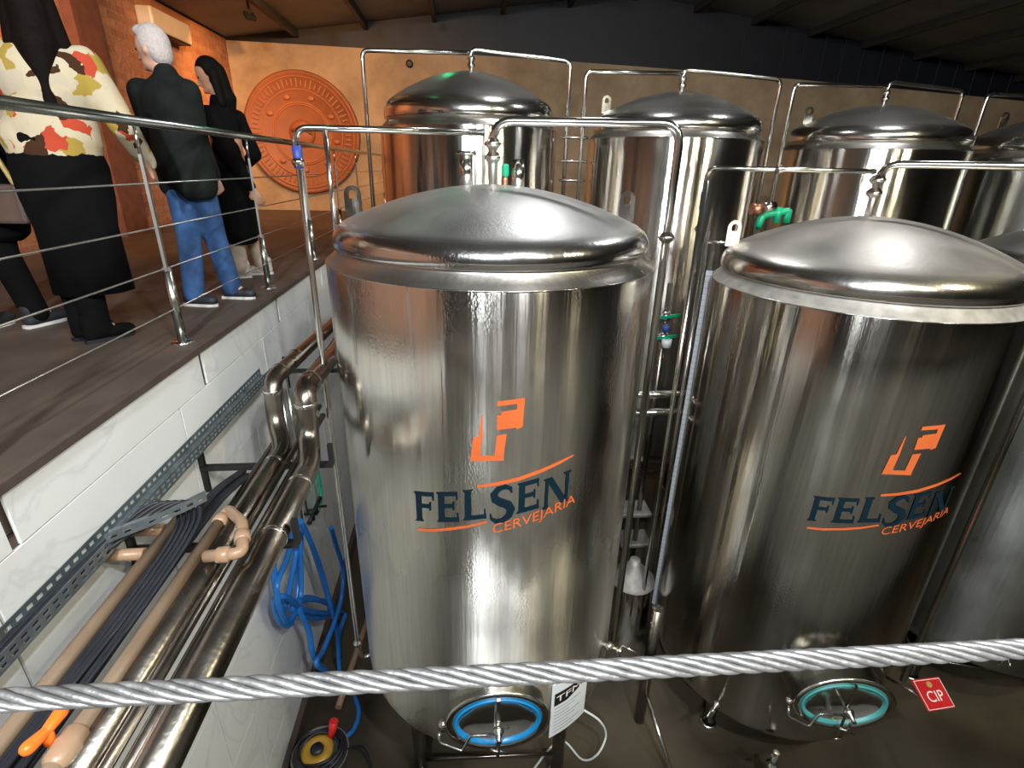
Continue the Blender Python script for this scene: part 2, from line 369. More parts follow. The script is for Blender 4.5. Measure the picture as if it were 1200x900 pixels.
# ------------------------------------------------------------------ the building
def structure():
    MB().box((XW, .0, FLOOR-.2), (RIGHT, BACK, FLOOR)).build('floor', 'concrete', origin=(4, 5, FLOOR))['kind'] = 'structure'
    # raised deck on the left and below the viewer
    o = MB().box((LEFT, NEAR, DECK-.18), (XW-.02, BACK, DECK)).box((XW-.02, NEAR, DECK-.18), (RIGHT, .14, DECK)).build('raised_deck', 'deck_floor', origin=(-3, 4, DECK)); o['kind'] = 'structure'
    o['label'] = 'dark brown raised walkway floor along the left'
    o = MB().box((XW-.02, .2, DECK-.03), (XW+.012, BACK-.02, DECK+.004)).box((XW-.02, .14, DECK-.03), (RIGHT, .16, DECK+.004)).build('trim_deck', 'deck_edge', origin=(XW, 4, DECK)); o['kind'] = 'structure'
    # left wall under the deck: a backing with tiles set on it
    wl = MB().box((XW-.3, .16, FLOOR), (XW-.012, BACK-.02, DECK-.19)).build('wall_left', 'brown_paint', origin=(XW, 4, FLOOR)); wl['kind'] = 'structure'
    stub = [.13, 1.50, 2.87, 4.17, 5.55, 6.95, 8.35, 9.75, 11.15, BACK-.02]
    for a, b in zip(stub[:-1], stub[1:]):
        MB().rbox((XW-.012, a+.018, DECK-.225), (XW, b-.018, DECK-.032), .002).build('tile', 'marble_tile', wl)
    zs = [DECK-.229, -1.72, -2.30, -2.88, -3.46, -4.04, FLOOR+.02]
    for r in range(6):
        y = .17-(.35 if r % 2 else 0)
        while y < BACK-.03:
            a, b = max(.165, y), min(BACK-.03, y+1.19)
            if b-a > .05: MB().rbox((XW-.012, a+.0012, zs[r+1]+.0012), (XW, b-.0012, zs[r]-.0012), .0012).build('tile', 'marble_tile', wl)
            y += 1.2
    o = MB().box((XW, .2, FLOOR), (XW+.05, BACK-.05, FLOOR+.16)).build('baseboard_left', 'deck_edge', origin=(XW, 4, FLOOR)); o['kind'] = 'structure'
    # wall below the viewer's own deck
    o = MB().box((XW-.012, -.1, FLOOR), (RIGHT, .14, DECK-.18)).build('wall_near', 'wall_near_mat', origin=(4, 0, FLOOR)); o['kind'] = 'structure'
    # outer walls
    o = MB().box((LEFT-.2, NEAR, DECK-.1), (LEFT, BACK, EAVE)).build('wall_far_left', 'brick_wall', origin=(LEFT, 4, DECK)); o['kind'] = 'structure'
    for y0, y1 in ((7.45, 7.95), (2.6, 3.1)):
        p = MB().box((LEFT, y0, DECK), (LEFT+.12, y1, EAVE-.04)).build('pilaster', 'pilaster', o)
    def wt(x): return 2.13+(1.60-2.13)*(x-LEFT)/(RIGHT-LEFT)+.10*math.sin(PI*(x-LEFT)/(RIGHT-LEFT))
    xs = [LEFT+(RIGHT-LEFT)*k/16 for k in range(17)]
    mb = MB()
    for a, b in zip(xs[:-1], xs[1:]):
        mb.add([(a, BACK, FLOOR), (b, BACK, FLOOR), (b, BACK, wt(b)), (a, BACK, wt(a)), (a, BACK+.2, FLOOR), (b, BACK+.2, FLOOR), (b, BACK+.2, wt(b)), (a, BACK+.2, wt(a))], [(0, 1, 2, 3), (7, 6, 5, 4), (3, 2, 6, 7), (0, 4, 5, 1)])
    o = mb.build('wall_back', 'plaster', origin=(4, BACK, FLOOR)); o['kind'] = 'structure'
    mb = MB()
    for k in range(40):     # corrugated dark cladding of the gable
        a = LEFT+(RIGHT-LEFT)*k/40; b = LEFT+(RIGHT-LEFT)*(k+1)/40; m_ = (a+b)/2
        for p, q, yo in ((a, m_, .03), (m_, b, .037)):
            mb.add([(p, BACK+yo, wt(p)-.02), (q, BACK+yo, wt(q)-.02), (q, BACK+yo, roof_z(q)+.05), (p, BACK+yo, roof_z(p)+.05)], [(0, 1, 2, 3)])
    MB.build(mb, 'gable_cladding', 'gable_navy', o)
    for nm, lo, hi in (('wall_right', (RIGHT, NEAR, FLOOR), (RIGHT+.2, BACK, EAVE_R)), ('wall_behind', (LEFT, NEAR-.2, DECK), (RIGHT, NEAR, 3.3))):
        o = MB().box(lo, hi).build(nm, 'wall_dark', origin=lo); o['kind'] = 'structure'
    # gable roof: a backing, sheets between purlins that run front to back
    def slope(x0, x1, y0, y1, dz0, dz1):
        z0, z1 = roof_z(x0), roof_z(x1)
        return [(x0, y0, z0+dz0), (x1, y0, z1+dz0), (x1, y1, z1+dz0), (x0, y1, z0+dz0), (x0, y0, z0+dz1), (x1, y0, z1+dz1), (x1, y1, z1+dz1), (x0, y1, z0+dz1)]
    BF = [(0, 3, 2, 1), (4, 5, 6, 7), (0, 1, 5, 4), (1, 2, 6, 5), (2, 3, 7, 6), (3, 0, 4, 7)]
    ce = MB().add(slope(LEFT-.2, RIDGE_X, NEAR, BACK+.2, .06, .1), BF).add(slope(RIDGE_X, RIGHT+.2, NEAR, BACK+.2, .06, .1), BF).build('ceiling', 'ceiling_sheet', origin=(4, 4, 3)); ce['kind'] = 'structure'
    n = 14; X = [LEFT+(RIDGE_X-LEFT)*k/6 for k in range(7)]+[RIDGE_X+(RIGHT-RIDGE_X)*k/8 for k in range(1, 9)]
    Y = [NEAR, -1.3, 1.4, 4.1, 6.8, 9.5, BACK+.02]
    for a, b in zip(X[:-1], X[1:]):
        for c, d in zip(Y[:-1], Y[1:]): MB().add(slope(a+.01, b-.01, c+.006, d-.006, .03, .058), BF).build('ceiling_panel', 'ceiling_sheet', ce)
    for x in X[1:-1]:
        MB().box((x-.04, NEAR, roof_z(x)-.1), (x+.04, BACK+.02, roof_z(x)+.03)).build('purlin', 'purlin', ce)
mat('wall_near_mat', (.62, .62, .59), .5, 0, .15, 2)
structure()

# ------------------------------------------------------------------ lamps
def floodlight(x, y, power, aim, label, size=.28, warm=0, drop=.16, tint=(.97, .985, 1)):
    m_ = ('lamp_glass', 'lamp_glass_warm', 'lamp_glass_green')[warm]; col = (tint, (1, .47, .15), (.05, 1, .35))[warm]
    z = roof_z(x)-drop; p = V((x, y, z)); d = (V(aim)-p).normalized(); u, v = frame(d)
    t = thing('floodlight' if not warm else 'spotlight', p, label, 'lamp', 'floodlights under the roof' if not warm else None)
    R = Matrix((u, v, -d)).transposed().to_4x4(); R.translation = p
    MB().rbox((-size/2-.02, -size*.4-.02, -.01), (size/2+.02, size*.4+.02, .05), .01, R).build('housing', 'dark_metal', t)
    MB().box((-size/2, -size*.4, -.014), (size/2, size*.4, -.0105), R).build('lamp_glass', m_, t)
    MB().bar(p-d*.03, (x, y, roof_z(x)+.02), .03, .03).build('bracket', 'dark_metal', t)
    ld = bpy.data.lights.new('lamp_light', 'AREA'); ld.shape = 'RECTANGLE'; ld.size = size; ld.size_y = size*.8; ld.energy = power; ld.color = col
    if warm: ld.spread = math.radians(110)
    lo = bpy.data.objects.new('lamp_light', ld); COL.objects.link(lo); lo.parent = t
    lo.matrix_local = Matrix.Translation(-d*-.02) @ R.to_3x3().to_4x4()
    return t
floodlight(-.75, -2.4, 360, (-.3, 3, -2.6), 'white floodlight behind the viewer nearest the left side', tint=(.92, .97, 1))
floodlight(1.6, -1.4, 200, (2, 4, -3), 'white floodlight behind the viewer near the middle')
floodlight(.3, -3.2, 120, (.5, 3, -3), 'white floodlight behind the viewer highest of the row')
floodlight(3.4, -2.6, 120, (3, 4, -3), 'white floodlight far behind the viewer at right', tint=(1, .91, .68))
floodlight(5.2, -.6, 110, (4, 5, -3), 'white floodlight under the right roof slope near the viewer', tint=(1, .9, .62))
floodlight(1.2, 4.9, 32, (.3, 5.2, -3), 'white floodlight above the gap between the tank rows')
floodlight(4.2, 4.4, 40, (3.6, 6.2, -3), 'white floodlight above the second rear tank')
o_ = aty(336, 10, 9.2)
floodlight(-1.9, 7.4, 80, (-3.0, 12.2, .6), 'small dark spotlight under the left roof slope', .14, 1, .2)
floodlight(-3.1, 5.2, 45, (-4.6, 7.6, .2), 'spotlight washing the brick wall', .12, 1, .2)
floodlight(-3.3, 10.2, 25, (-4.4, 11.4, .4), 'spotlight near the corner of brick and plaster walls', .12, 1, .2)
floodlight(-1.2, 5.4, .3, (-2.2, 4.2, -1), 'green spotlight above the deck edge', .08, 2, .2)
floodlight(-.4, 9.0, .4, (-.2, 6.4, .7), 'green spotlight behind the first rear tank', .08, 2, .2)

# ------------------------------------------------------------------ tanks
def on_cyl(c, R, u, z, lift=.004):
    t = u/R; return V((c[0]+math.sin(t)*(R+lift), c[1]-math.cos(t)*(R+lift), z))
def arc_pt(u, k): return u
# logo, drawn once in (u, v) metres on the shell, origin at the top left of the F
def Q(*p): return [list(p)]
def logo_polys():
    navy, orange = [], []
    def rib(pts, ws, tgt):           # ribbon of varying width
        pts = [V((a, b, 0)) for a, b in pts]; n = len(pts)
        L = []
        for i, p in enumerate(pts):
            d = (pts[min(n-1, i+1)]-pts[max(0, i-1)]).normalized(); q = V((-d.y, d.x, 0))
            L.append((p+q*ws[i]/2, p-q*ws[i]/2))
        for i in range(n-1): tgt.append([tuple(L[i][0][:2]), tuple(L[i+1][0][:2]), tuple(L[i+1][1][:2]), tuple(L[i][1][:2])])
    def place(polys, x, y, sh=.17):
        for p in polys: navy.append([(x+a, y+b+a*sh) for a, b in p])
    H = .185
    def serif(x, w, top=0, bot=-H, s=.012): # stem with flared feet
        return [[(x, top), (x+w, top), (x+w, bot), (x, bot)], [(x-s, top), (x+w+s, top), (x+w, top-.014), (x, top-.014)], [(x-s, bot), (x, bot+.014), (x+w, bot+.014), (x+w+s, bot)]]
    Fp = serif(.012, .032)+[[(.04, 0), (.115, 0), (.112, -.024), (.04, -.024)], [(.105, 0), (.117, 0), (.117, -.05), (.111, -.05)], [(.04, -.075), (.095, -.075), (.095, -.098), (.04, -.098)], [(.09, -.06), (.1, -.06), (.1, -.112), (.09, -.112)]]
    Ep = Fp+[[(.04, -H+.026), (.118, -H+.026), (.122, -H), (.04, -H)], [(.112, -H+.055), (.12, -H+.055), (.124, -H), (.114, -H)]]
    Lp = serif(.012, .034)+[[(.04, -H+.026), (.118, -H+.026), (.122, -H), (.04, -H)], [(.112, -H+.06), (.12, -H+.06), (.126, -H), (.114, -H)]]
    Np = [[(0.012, 0), (.03, 0), (.03, -H), (.012, -H)], [(.0, 0), (.045, 0), (.042, -.012), (.01, -.012)], [(0, -H), (.044, -H), (.04, -H+.012), (.005, -H+.012)],
          [(.012, 0), (.05, 0), (.15, -H), (.112, -H)], [(.132, 0), (.15, 0), (.15, -H), (.132, -H)], [(.118, 0), (.164, 0), (.158, -.012), (.124, -.012)]]
    place(Fp, 0, 0); place(Ep, .13, .026); place(Lp, .272, .058)
    S = []; rib([(.105, -.045), (.1, -.02), (.075, -.006), (.045, -.012), (.024, -.036), (.03, -.066), (.058, -.088), (.09, -.108), (.104, -.138), (.094, -.17), (.066, -.19), (.034, -.188), (.012, -.168), (.008, -.14)],
        [.008, .018, .024, .03, .036, .038, .04, .042, .04, .034, .028, .022, .014, .006], S)
    place([[(a*1.12, b*1.12) for a, b in p] for p in S], .408, .078); place(Ep, .552, .098); place(Np, .694, .10)
    # orange: underline, swoosh
    rib([(.015, -.24), (.1, -.222), (.2, -.192), (.3, -.162), (.40, -.128)], [.016, .016, .016, .015, .012], orange)
    rib([(.35, .088), (.45, .105), (.56, .128), (.68, .162), (.78, .19), (.86, .214)], [.014, .020, .022, .021, .017, .008], orange)
    # emblem
    E = lambda *p: orange.append([(.316+a, .235+b*.88) for a, b in p])
    E((.0, 0), (.165, .005), (.165, .04), (.008, .035))                          # foot bar
    E((.0, 0), (.05, .02), (.06, .165), (.015, .15))                               # left limb
    E((.042, .15), (.06, .165), (.062, .30), (.055, .285))                        # thin spike
    E((.12, .03), (.165, .04), (.178, .175), (.13, .165))                          # right limb
    E((.13, .2), (.255, .215), (.255, .262), (.13, .255)); E((.225, .2), (.255, .215), (.262, .39), (.225, .385))
    E((.13, .345), (.225, .355), (.225, .385), (.13, .372)); E((.13, .24), (.16, .24), (.16, .295), (.13, .29)); E((.15, .25), (.23, .25), (.23, .325), (.15, .31))
    t, f = text_polys('CERVEJARIA', .085)
    wmax = max(p.x for p in t); k = .47/wmax
    tv = [(.425+p.x*k, -.203+p.y*1.0+p.x*k*.245) for p in t]
    return navy, orange, tv, f
LOGO = logo_polys()
def put_logo(root, c, R, u0, z0):
    navy, orange, tv, tf = LOGO
    def bld(name, polys, m, label=None):
        mb = MB()
        for p in polys: mb.add([on_cyl(c, R, u0+a, z0+b) for a, b in p], [list(range(len(p)))])
        return mb.build(name, m, root, label=label)
    bld('logo_lettering', navy, 'logo_navy', 'navy FELSEN lettering')
    for nm, a, b in (('underline', 0, 4), ('swoosh', 4, 9), ('emblem_hook', 9, 13), ('emblem_flag', 13, 18)): bld('logo_'+nm, orange[a:b], 'logo_orange')
    MB().add([on_cyl(c, R, u0+a, z0+b) for a, b in tv], tf).build('logo_subtitle', 'logo_orange', root, label='orange CERVEJARIA lettering')

def clamp(mb, p, r=.03, axis=(0, 0, 1)):
    mb.lathe([(r*.6, -.03), (r, -.012), (r*1.15, -.006), (r*1.15, .006), (r, .012), (r*.6, .03)], p, 16, axis)
def lug(root, p, c):
    """lifting eye: a flat plate with a hole, set radially"""
    p = V(p); u = V((0, -1, 0)); t = V((1, 0, 0)); mb = MB(); n = 14
    def P(a, b, s): return p+t*a+V((0, 0, b))+u*s
    outer = [(-.05, -.06)]+[(-.05*math.cos(k*PI/10), .07+.05*math.sin(k*PI/10)) for k in range(11)]+[(.05, -.06)]
    inner = [(-.02, .045)]+[(-.024*math.cos(k*PI/10), .07+.024*math.sin(k*PI/10)) for k in range(11)]+[(.02, .045)]
    for s in (-.007, .007):
        for k in range(len(outer)-1): mb.add([P(*outer[k], s), P(*outer[k+1], s), P(*inner[k+1], s), P(*inner[k], s)], [(0, 1, 2, 3)])
        mb.add([P(*outer[0], s), P(*inner[0], s), P(*inner[-1], s), P(*outer[-1], s)], [(0, 1, 2, 3)])
    for L in (outer, inner):
        for k in range(len(L)): a, b = L[k], L[(k+1) % len(L)]; mb.add([P(*a, -.007), P(*b, -.007), P(*b, .007), P(*a, .007)], [(0, 1, 2, 3)])
    return mb.build('lifting_eye', 'pipe_steel', root)
def manway(root, c, R, u, z, gm, wire=True, depth=.13, a=.30, b=.235):
    """oval door frame with a coloured gasket, yoke, bolt and a bent wire handle"""
    t = u/R; n = V((math.sin(t), -math.cos(t), 0)); s = V((math.cos(t), math.sin(t), 0)); k = V((0, 0, 1))
    o = V((c[0], c[1], z))+n*(R-.04)
    def ring(ra, rb, d, N=48): return [o+n*d+s*ra*math.cos(q)+k*rb*math.sin(q) for q in [2*PI*i/N for i in range(N)]]
    def loft(mb, rings, N=48, cap=False):
        vs = [p for r in rings for p in r]; fs = [(i*N+j, i*N+(j+1) % N, (i+1)*N+(j+1) % N, (i+1)*N+j) for i in range(len(rings)-1) for j in range(N)]
        if cap: fs.append([(len(rings)-1)*N+j for j in range(N)])
        mb.add(vs, fs, True); return mb
    D = depth
    fr = loft(MB(), [ring(a+.0, b+.0, -.05), ring(a, b, D-.02), ring(a+.02, b+.02, D-.01), ring(a+.022, b+.022, D+.004), ring(a+.005, b+.005, D+.008), ring(a-.03, b-.03, D+.004), ring(a-.034, b-.034, D-.01), ring(a-.035, b-.035, D-.04)]).build('manway_frame', 'pipe_steel', root)
    loft(MB(), [ring(a-.033, b-.033, D-.012), ring(a-.032, b-.032, D+.004), ring(a-.038, b-.038, D+.012), ring(a-.048, b-.048, D+.006), ring(a-.058, b-.058, D-.014)]).build('gasket', gm, fr)
    dr = loft(MB(), [ring(a-.058, b-.058, D-.014), ring(a-.075, b-.075, D-.03), ring(a*.5, b*.5, D-.055), ring(a*.2, b*.2, D-.06), ring(.003, .003, D-.06)], cap=True).build('manway_door', 'steel_dome', root)
    m = MB().bar(o+n*(D+.03)-k*(b+.03), o+n*(D+.03)+k*(b+.0), .022, .022, n)
    m.tube([o+n*(D-.06), o+n*(D+.13)], .014, 10); clamp(m, o+n*(D+.06), .032, n); m.build('yoke', 'pipe_steel', root)
    m = MB().tube([o+n*(D+.1)-s*.0-k*.0, o+n*(D+.1)-k*.13], .009, 8); m.tube([o+n*(D+.1)-s*.05-k*.1, o+n*(D+.1)+s*.05-k*.15], .008, 8); m.build('bolt_handle', 'pipe_steel', root)
    h = bend([o+n*(D+.04)+s*.0-k*.05, o+n*(D+.04)-s*.17-k*.05, o+n*(D+.05)-s*.22-k*.17, o+n*(D+.02)-s*.36-k*.12, o+n*(D+.0)-s*.36-k*.06], .02)
    MB().tube(h, .009, 8).build('wire_handle', 'pipe_steel', root)
    m = MB(); m.lathe([(.0, -.03), (.022, -.03), (.022, .03), (0, .03)], o+n*(D-.02)-s*(a+.04)-k*.03, 12); m.build('hinge', 'pipe_steel', root)
def tank(c, R, ztop, zlip, zbot, label, shell='steel_shell_near', dome='steel_dome', ledge='steel_shoulder', group=None, nlegs=4, eyes=(), legrot=.6, foot=FLOOR):
    root = thing('fermentation_tank', (c[0], c[1], foot), label, 'tank', group); C3 = (c[0], c[1], 0)
    zs = zlip-.075
    MB().lathe([(R, zbot+.10), (R, zs-.012), (R*.996, zs)], C3, 128).build('shell', shell, root)
    MB().lathe([(R*.996, zs), (R*.975, zs+.022), (R*.935, zs+.06), (R*.93, zlip-.002)], C3, 128).build('shoulder', ledge, root)
    h = ztop-zlip; k = .34*h
    prof = [(R*.93, zlip-.002), (R*.945, zlip), (R*.952, zlip+.012), (R*.955, zlip+.3*k), (R*.948, zlip+.6*k), (R*.925, zlip+.9*k), (R*.885, zlip+1.15*k)]
    r0, z0 = prof[-1]; N = 14
    for i in range(1, N+1):
        f = i/N; r = r0*(1-f); prof.append((max(r, .001), z0+(ztop-z0)*(1-(r/r0)**1.9)))
    MB().lathe(prof, C3, 160).build('dome', dome, root)
    MB().lathe([(R, zbot+.10), (R*.995, zbot+.05), (R*.975, zbot), (R*.93, zbot-.05), (R*.7, zbot-.14), (R*.35, zbot-.30), (.07, zbot-.42), (.05, zbot-.46)], C3, 96).build('bottom_cone', shell, root)
    # weld seams: thin beads round and down the shell
    mb = MB()
    for z in (zs-.0,): mb.tube([(c[0]+math.cos(q)*(R+.0005), c[1]+math.sin(q)*(R+.0005), z) for q in [2*PI*i/96 for i in range(96)]], .004, 6, closed=True)
    mb.build('weld_seam', 'pipe_steel', root)
    for i in range(nlegs):
        q = legrot+2*PI*i/nlegs; p = V((c[0]+math.cos(q)*R*.80, c[1]+math.sin(q)*R*.80, 0))
        l = MB().tube([(p.x, p.y, foot+.02), (p.x, p.y, zbot+.0)], .05, 20).build('leg', 'pipe_worn', root)
        MB().lathe([(.001, .0), (.07, 0), (.07, .02), (.055, .025)], (p.x, p.y, foot), 20).build('foot_plate', 'pipe_steel', l)
        q2 = legrot+2*PI*(i+1)/nlegs; p2 = V((c[0]+math.cos(q2)*R*.8, c[1]+math.sin(q2)*R*.8, 0))
        MB().tube([(p.x, p.y, foot+.24), (p2.x, p2.y, foot+.24)], .014, 10).build('brace', 'pipe_worn', root)
    for a, fr_ in eyes:
        q = math.radians(a); rr = R*fr_; z = zlip+1.15*k+(ztop-zlip-1.15*k)*(1-min(1, rr/r0)**1.9)
        lug(root, (c[0]+math.sin(q)*rr, c[1]-math.cos(q)*rr, z+.055), c)
    # bottom outlet with a butterfly valve
    m = MB().tube(bend([(c[0], c[1], zbot-.44), (c[0], c[1], max(foot+.12, zbot-.62)), (c[0], c[1]-.35, max(foot+.12, zbot-.62))], .08), .03, 12); clamp(m, (c[0], c[1]-.2, max(foot+.12, zbot-.62)), .045, (0, 1, 0)); m.build('outlet_pipe', 'pipe_steel', root)
    return root
def pipe(name, pts, r, m, label, cat='pipe', fit=(), parent=None, rad=.07, group=None):
    pts = [V(p) for p in pts]
    mb = MB().tube(bend(pts, rad, 6), r, 16)
    for p, ax in fit: clamp(mb, V(p), r*1.7, ax)
    o = mb.build(name, m, parent, origin=pts[-1] if not parent else None)
    if not parent: tag(o, label, cat, group)
    return o

T1, T2, T3 = (.18, 3.195), (2.73, 3.39), (4.98, 3.62)
RR = .95
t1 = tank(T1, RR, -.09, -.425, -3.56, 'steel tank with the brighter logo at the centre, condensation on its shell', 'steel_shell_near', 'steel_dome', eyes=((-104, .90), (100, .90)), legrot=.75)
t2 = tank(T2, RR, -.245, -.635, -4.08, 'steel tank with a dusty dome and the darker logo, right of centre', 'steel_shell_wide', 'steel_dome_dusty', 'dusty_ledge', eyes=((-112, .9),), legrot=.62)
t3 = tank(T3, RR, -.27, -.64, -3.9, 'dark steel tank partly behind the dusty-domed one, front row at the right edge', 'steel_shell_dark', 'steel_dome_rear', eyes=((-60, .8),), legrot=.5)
put_logo(t1, T1, RR, -.47, -1.585); put_logo(t2, T2, RR, -.565, -1.88)
manway(t1, T1, RR, .0, -3.15, 'blue_gasket', b=.235, a=.30, depth=.12)
manway(t2, T2, RR, -.13, -3.36, 'teal_gasket', b=.23, a=.32, depth=.24)
REAR = [((.10, 6.35), .92, .44, 'steel rear tank nearest the round terracotta medallion', ((150, .8),)), ((2.38, 6.28), .80, .385, 'steel rear tank with two lifting eyes, seen between the two front tanks', ((-98, .82), (152, .55))),
        ((4.70, 6.2), .74, .335, 'steel rear tank with yellow reflections, behind the dusty-domed front tank', ((-105, .78), (140, .66))), ((6.98, 6.12), .70, .30, 'dark rear tank cut by the right edge of the photo', ((-140, .6),))]
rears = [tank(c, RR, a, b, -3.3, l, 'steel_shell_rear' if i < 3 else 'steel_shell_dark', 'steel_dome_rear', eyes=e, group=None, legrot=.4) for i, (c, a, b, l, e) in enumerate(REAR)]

# signs on the front tanks
def shell_plate(root, c, R, u0, u1, z0, z1, name, m, lift=.02, th=.004):
    mb = MB(); n = 24; vs = []
    for i in range(n+1):
        u = u0+(u1-u0)*i/n
        for l in (lift, lift+th): vs += [on_cyl(c, R, u, z0, l), on_cyl(c, R, u, z1, l)]
    fs = []
    for i in range(n):
        a, b = i*4, i*4+4; fs += [(a, b, b+1, a+1), (a+2, a+3, b+3, b+2), (a, a+2, b+2, b), (a+1, b+1, b+3, a+3)]
    fs += [(0, 1, 3, 2), (n*4, n*4+2, n*4+3, n*4+1)]
    return mb.add(vs, fs).build(name, m, root)
sg = thing('instruction_sign', on_cyl(T1, RR, .53, -3.62, .02), 'white TFM instruction plate on the central tank beside its blue manway', 'sign')
shell_plate(sg, T1, RR, .355, .665, -3.53, -3.03, 'plate', 'white_plate')
def sgp(u, z, l=.0268): return on_cyl(T1, RR, u, z, l)
MB().add([sgp(u_, z_) for k in range(9) for u_ in [.375+.265*k/8] for z_ in (-3.12, -3.235+.065*max(0, (k-3)/5))], [(2*k, 2*k+1, 2*k+3, 2*k+2) for k in range(8)]).build('print_banner', 'black_print', sg)
tv, tf = text_polys('TFM', .085)
MB().add([sgp(.385+p.x*1.35, -3.204+p.y*.9+p.x*.1, .0285) for p in tv], tf).build('print_title', 'white_print', sg)
mb = MB()
for k in range(8):
    z = -3.26-k*.032; e = .60-.05*((k*7) % 3)
    for q in range(6): a_, b_ = .38+(e-.38)*q/6, .38+(e-.38)*(q+1)/6; mb.add([sgp(a_, z), sgp(b_, z), sgp(b_, z-.007), sgp(a_, z-.007)], [(0, 1, 2, 3)])
mb.build('print_lines', 'grey_print', sg)['kind'] = 'stuff'

P = [aty(1068, 797, 2.45), aty(1100, 793, 2.52), V(), aty(1088, 834, 2.32)]
P[2] = P[1]+P[3]-P[0]
cs = thing('cip_sign', sum(P, V())/4, 'small red CIP plate with white letters right of the teal manway', 'sign')
nn = (P[1]-P[0]).cross(P[3]-P[0]).normalized()
if nn.y > 0: nn = -nn
def quad_plate(P, nn, th, name, m, root):
    vs = [p for p in P]+[p-nn*th for p in P]; return MB().add(vs, [(0, 1, 2, 3), (7, 6, 5, 4), (0, 4, 5, 1), (1, 5, 6, 2), (2, 6, 7, 3), (3, 7, 4, 0)]).build(name, m, root)
quad_plate(P, nn, .006, 'plate', 'red_plate', cs)
def cp(a, b, l=.004): return P[0]*(1-a)*(1-b)+P[1]*a*(1-b)+P[2]*a*b+P[3]*(1-a)*b+nn*l
tv, tf = text_polys('CIP', 1.0); wx = max(p.x for p in tv)
MB().add([cp(.2+.6*p.x/wx, .74-.36*p.y/.72) for p in tv], tf).build('print_title', 'white_print', cs)
MB().add([cp(.5+.1*math.cos(q), .2+.1*math.sin(q)) for q in [2*PI*i/10 for i in range(10)]], [list(range(10))]).build('print_emblem', 'bag_strap', cs)
mb = MB()
for (a0, b0, a1, b1) in ((.03, .03, .97, .05), (.03, .95, .97, .97), (.03, .03, .05, .97), (.95, .03, .97, .97)): mb.add([cp(a0, b0), cp(a1, b0), cp(a1, b1), cp(a0, b1)], [(0, 1, 2, 3)])
mb.build('print_border', 'white_print', cs)
MB().tube([P[0]*.5+P[3]*.5-nn*.01, on_cyl(T2, RR, .62, -3.66, .0)], .012, 10).build('sign_arm', 'pipe_steel', cs)

# level gauge strip at the left edge of the dusty-domed tank
gd = V((T2[0], T2[1], 0)); vw = gd.normalized(); sd = V((-vw.y, vw.x, 0))
g0 = gd+sd*(RR+.035); g0.z = 0
gt = thing('level_gauge', (g0.x, g0.y, -4.25), 'long pale graduated level gauge strip on the left side of the dusty-domed tank', 'gauge')
ga, gb = V((g0.x, g0.y, -.72)), V((g0.x, g0.y, -4.22))
MB().bar(ga, gb, .07, .012, vw).build('scale_strip', 'gauge_white', gt)
mb = MB()
for k in range(70):
    z = -.76-k*.049; wd = .03 if k % 5 else .055
    q = V((g0.x, g0.y, z))-vw*.0075+sd*.033
    mb.add([q, q-sd*wd, q-sd*wd-V((0, 0, .004)), q-V((0, 0, .004))], [(0, 1, 2, 3)])
mb.build('tick_marks', 'grey_print', gt)
tb = MB().tube([ga+sd*.07+V((0, 0, .3)), gb+sd*.07-V((0, 0, .1))], .016, 12)
for z in (-.5, -4.2): tb.tube([V((g0.x, g0.y, z))+sd*.07, V((g0.x, g0.y, z))-sd*.07], .014, 10)
tb.build('sight_tube', 'pipe_steel', gt)

# ------------------------------------------------------------------ cleaning pipes over the tanks
Z = V((0, 0, 1))
pipe('cleaning_pipe', [(.13, 3.19, .175), (-.85, 3.07, .165), (-.85, 3.07, -3.45), (-.83, 3.07, -3.60), (-.76, 3.09, -3.60), (-.76, 3.1, -3.52)], .017, 'pipe_steel', 'thin steel pipe running down the left side of the central tank', fit=[((-.85, 3.07, .0), Z), ((-.85, 3.07, -3.44), Z)])
pipe('cleaning_pipe', [(-.70, 3.085, .16), (-.70, 3.085, -.5)], .013, 'pipe_steel', 'short thin steel pipe hanging beside the left pipe of the central tank')
pipe('cleaning_pipe', [(.18, 3.195, -.10), (.18, 3.195, .235), (1.17, 3.0, .235), (1.17, 3.0, -3.5)], .024, 'pipe_steel', 'thick steel pipe from the central tank dome, down its right side', fit=[((.18, 3.195, .05), Z), ((.18, 3.195, .12), Z), ((1.17, 3.0, -.35), Z)], rad=.11)
pipe('cleaning_pipe', [(2.68, 3.42, .03), (1.80, 3.99, .03), (1.80, 3.99, -3.9)], .016, 'pipe_steel', 'thin steel pipe down the left side of the dusty-domed tank', fit=[((2.2, 3.73, .03), (-.84, .54, 0)), ((1.80, 3.99, -.4), Z)])
pipe('cleaning_pipe', [(2.70, 3.42, -.25), (2.70, 3.42, .075), (3.63, 2.78, .075), (3.63, 2.78, -3.9)], .024, 'pipe_steel', 'thick steel pipe leaving the top of the dusty-domed tank to the right', fit=[((2.70, 3.42, -.1), Z), ((2.70, 3.42, -.02), Z)], rad=.11)
pipe('cleaning_pipe', [(1.72, 3.80, -.05), (1.72, 3.80, -4.3)], .02, 'pipe_steel', 'steel riser pipe standing between the two front tanks')
def tape(p0, p1, r, label):
    o = MB().tube([p0, p1], r, 14).build('pipe_marker', 'blue_tape', origin=p1); tag(o, label, 'marker')
tape((-.85, 3.07, .08), (-.85, 3.07, -.03), .024, 'blue marker band on the left pipe of the central tank')
tape((1.80, 3.99, -.13), (1.80, 3.99, -.26), .023, 'blue marker band on the left pipe of the dusty-domed tank')
rn = ['first rear tank by the medallion', 'second rear tank', 'third rear tank', 'rear tank at the right edge']
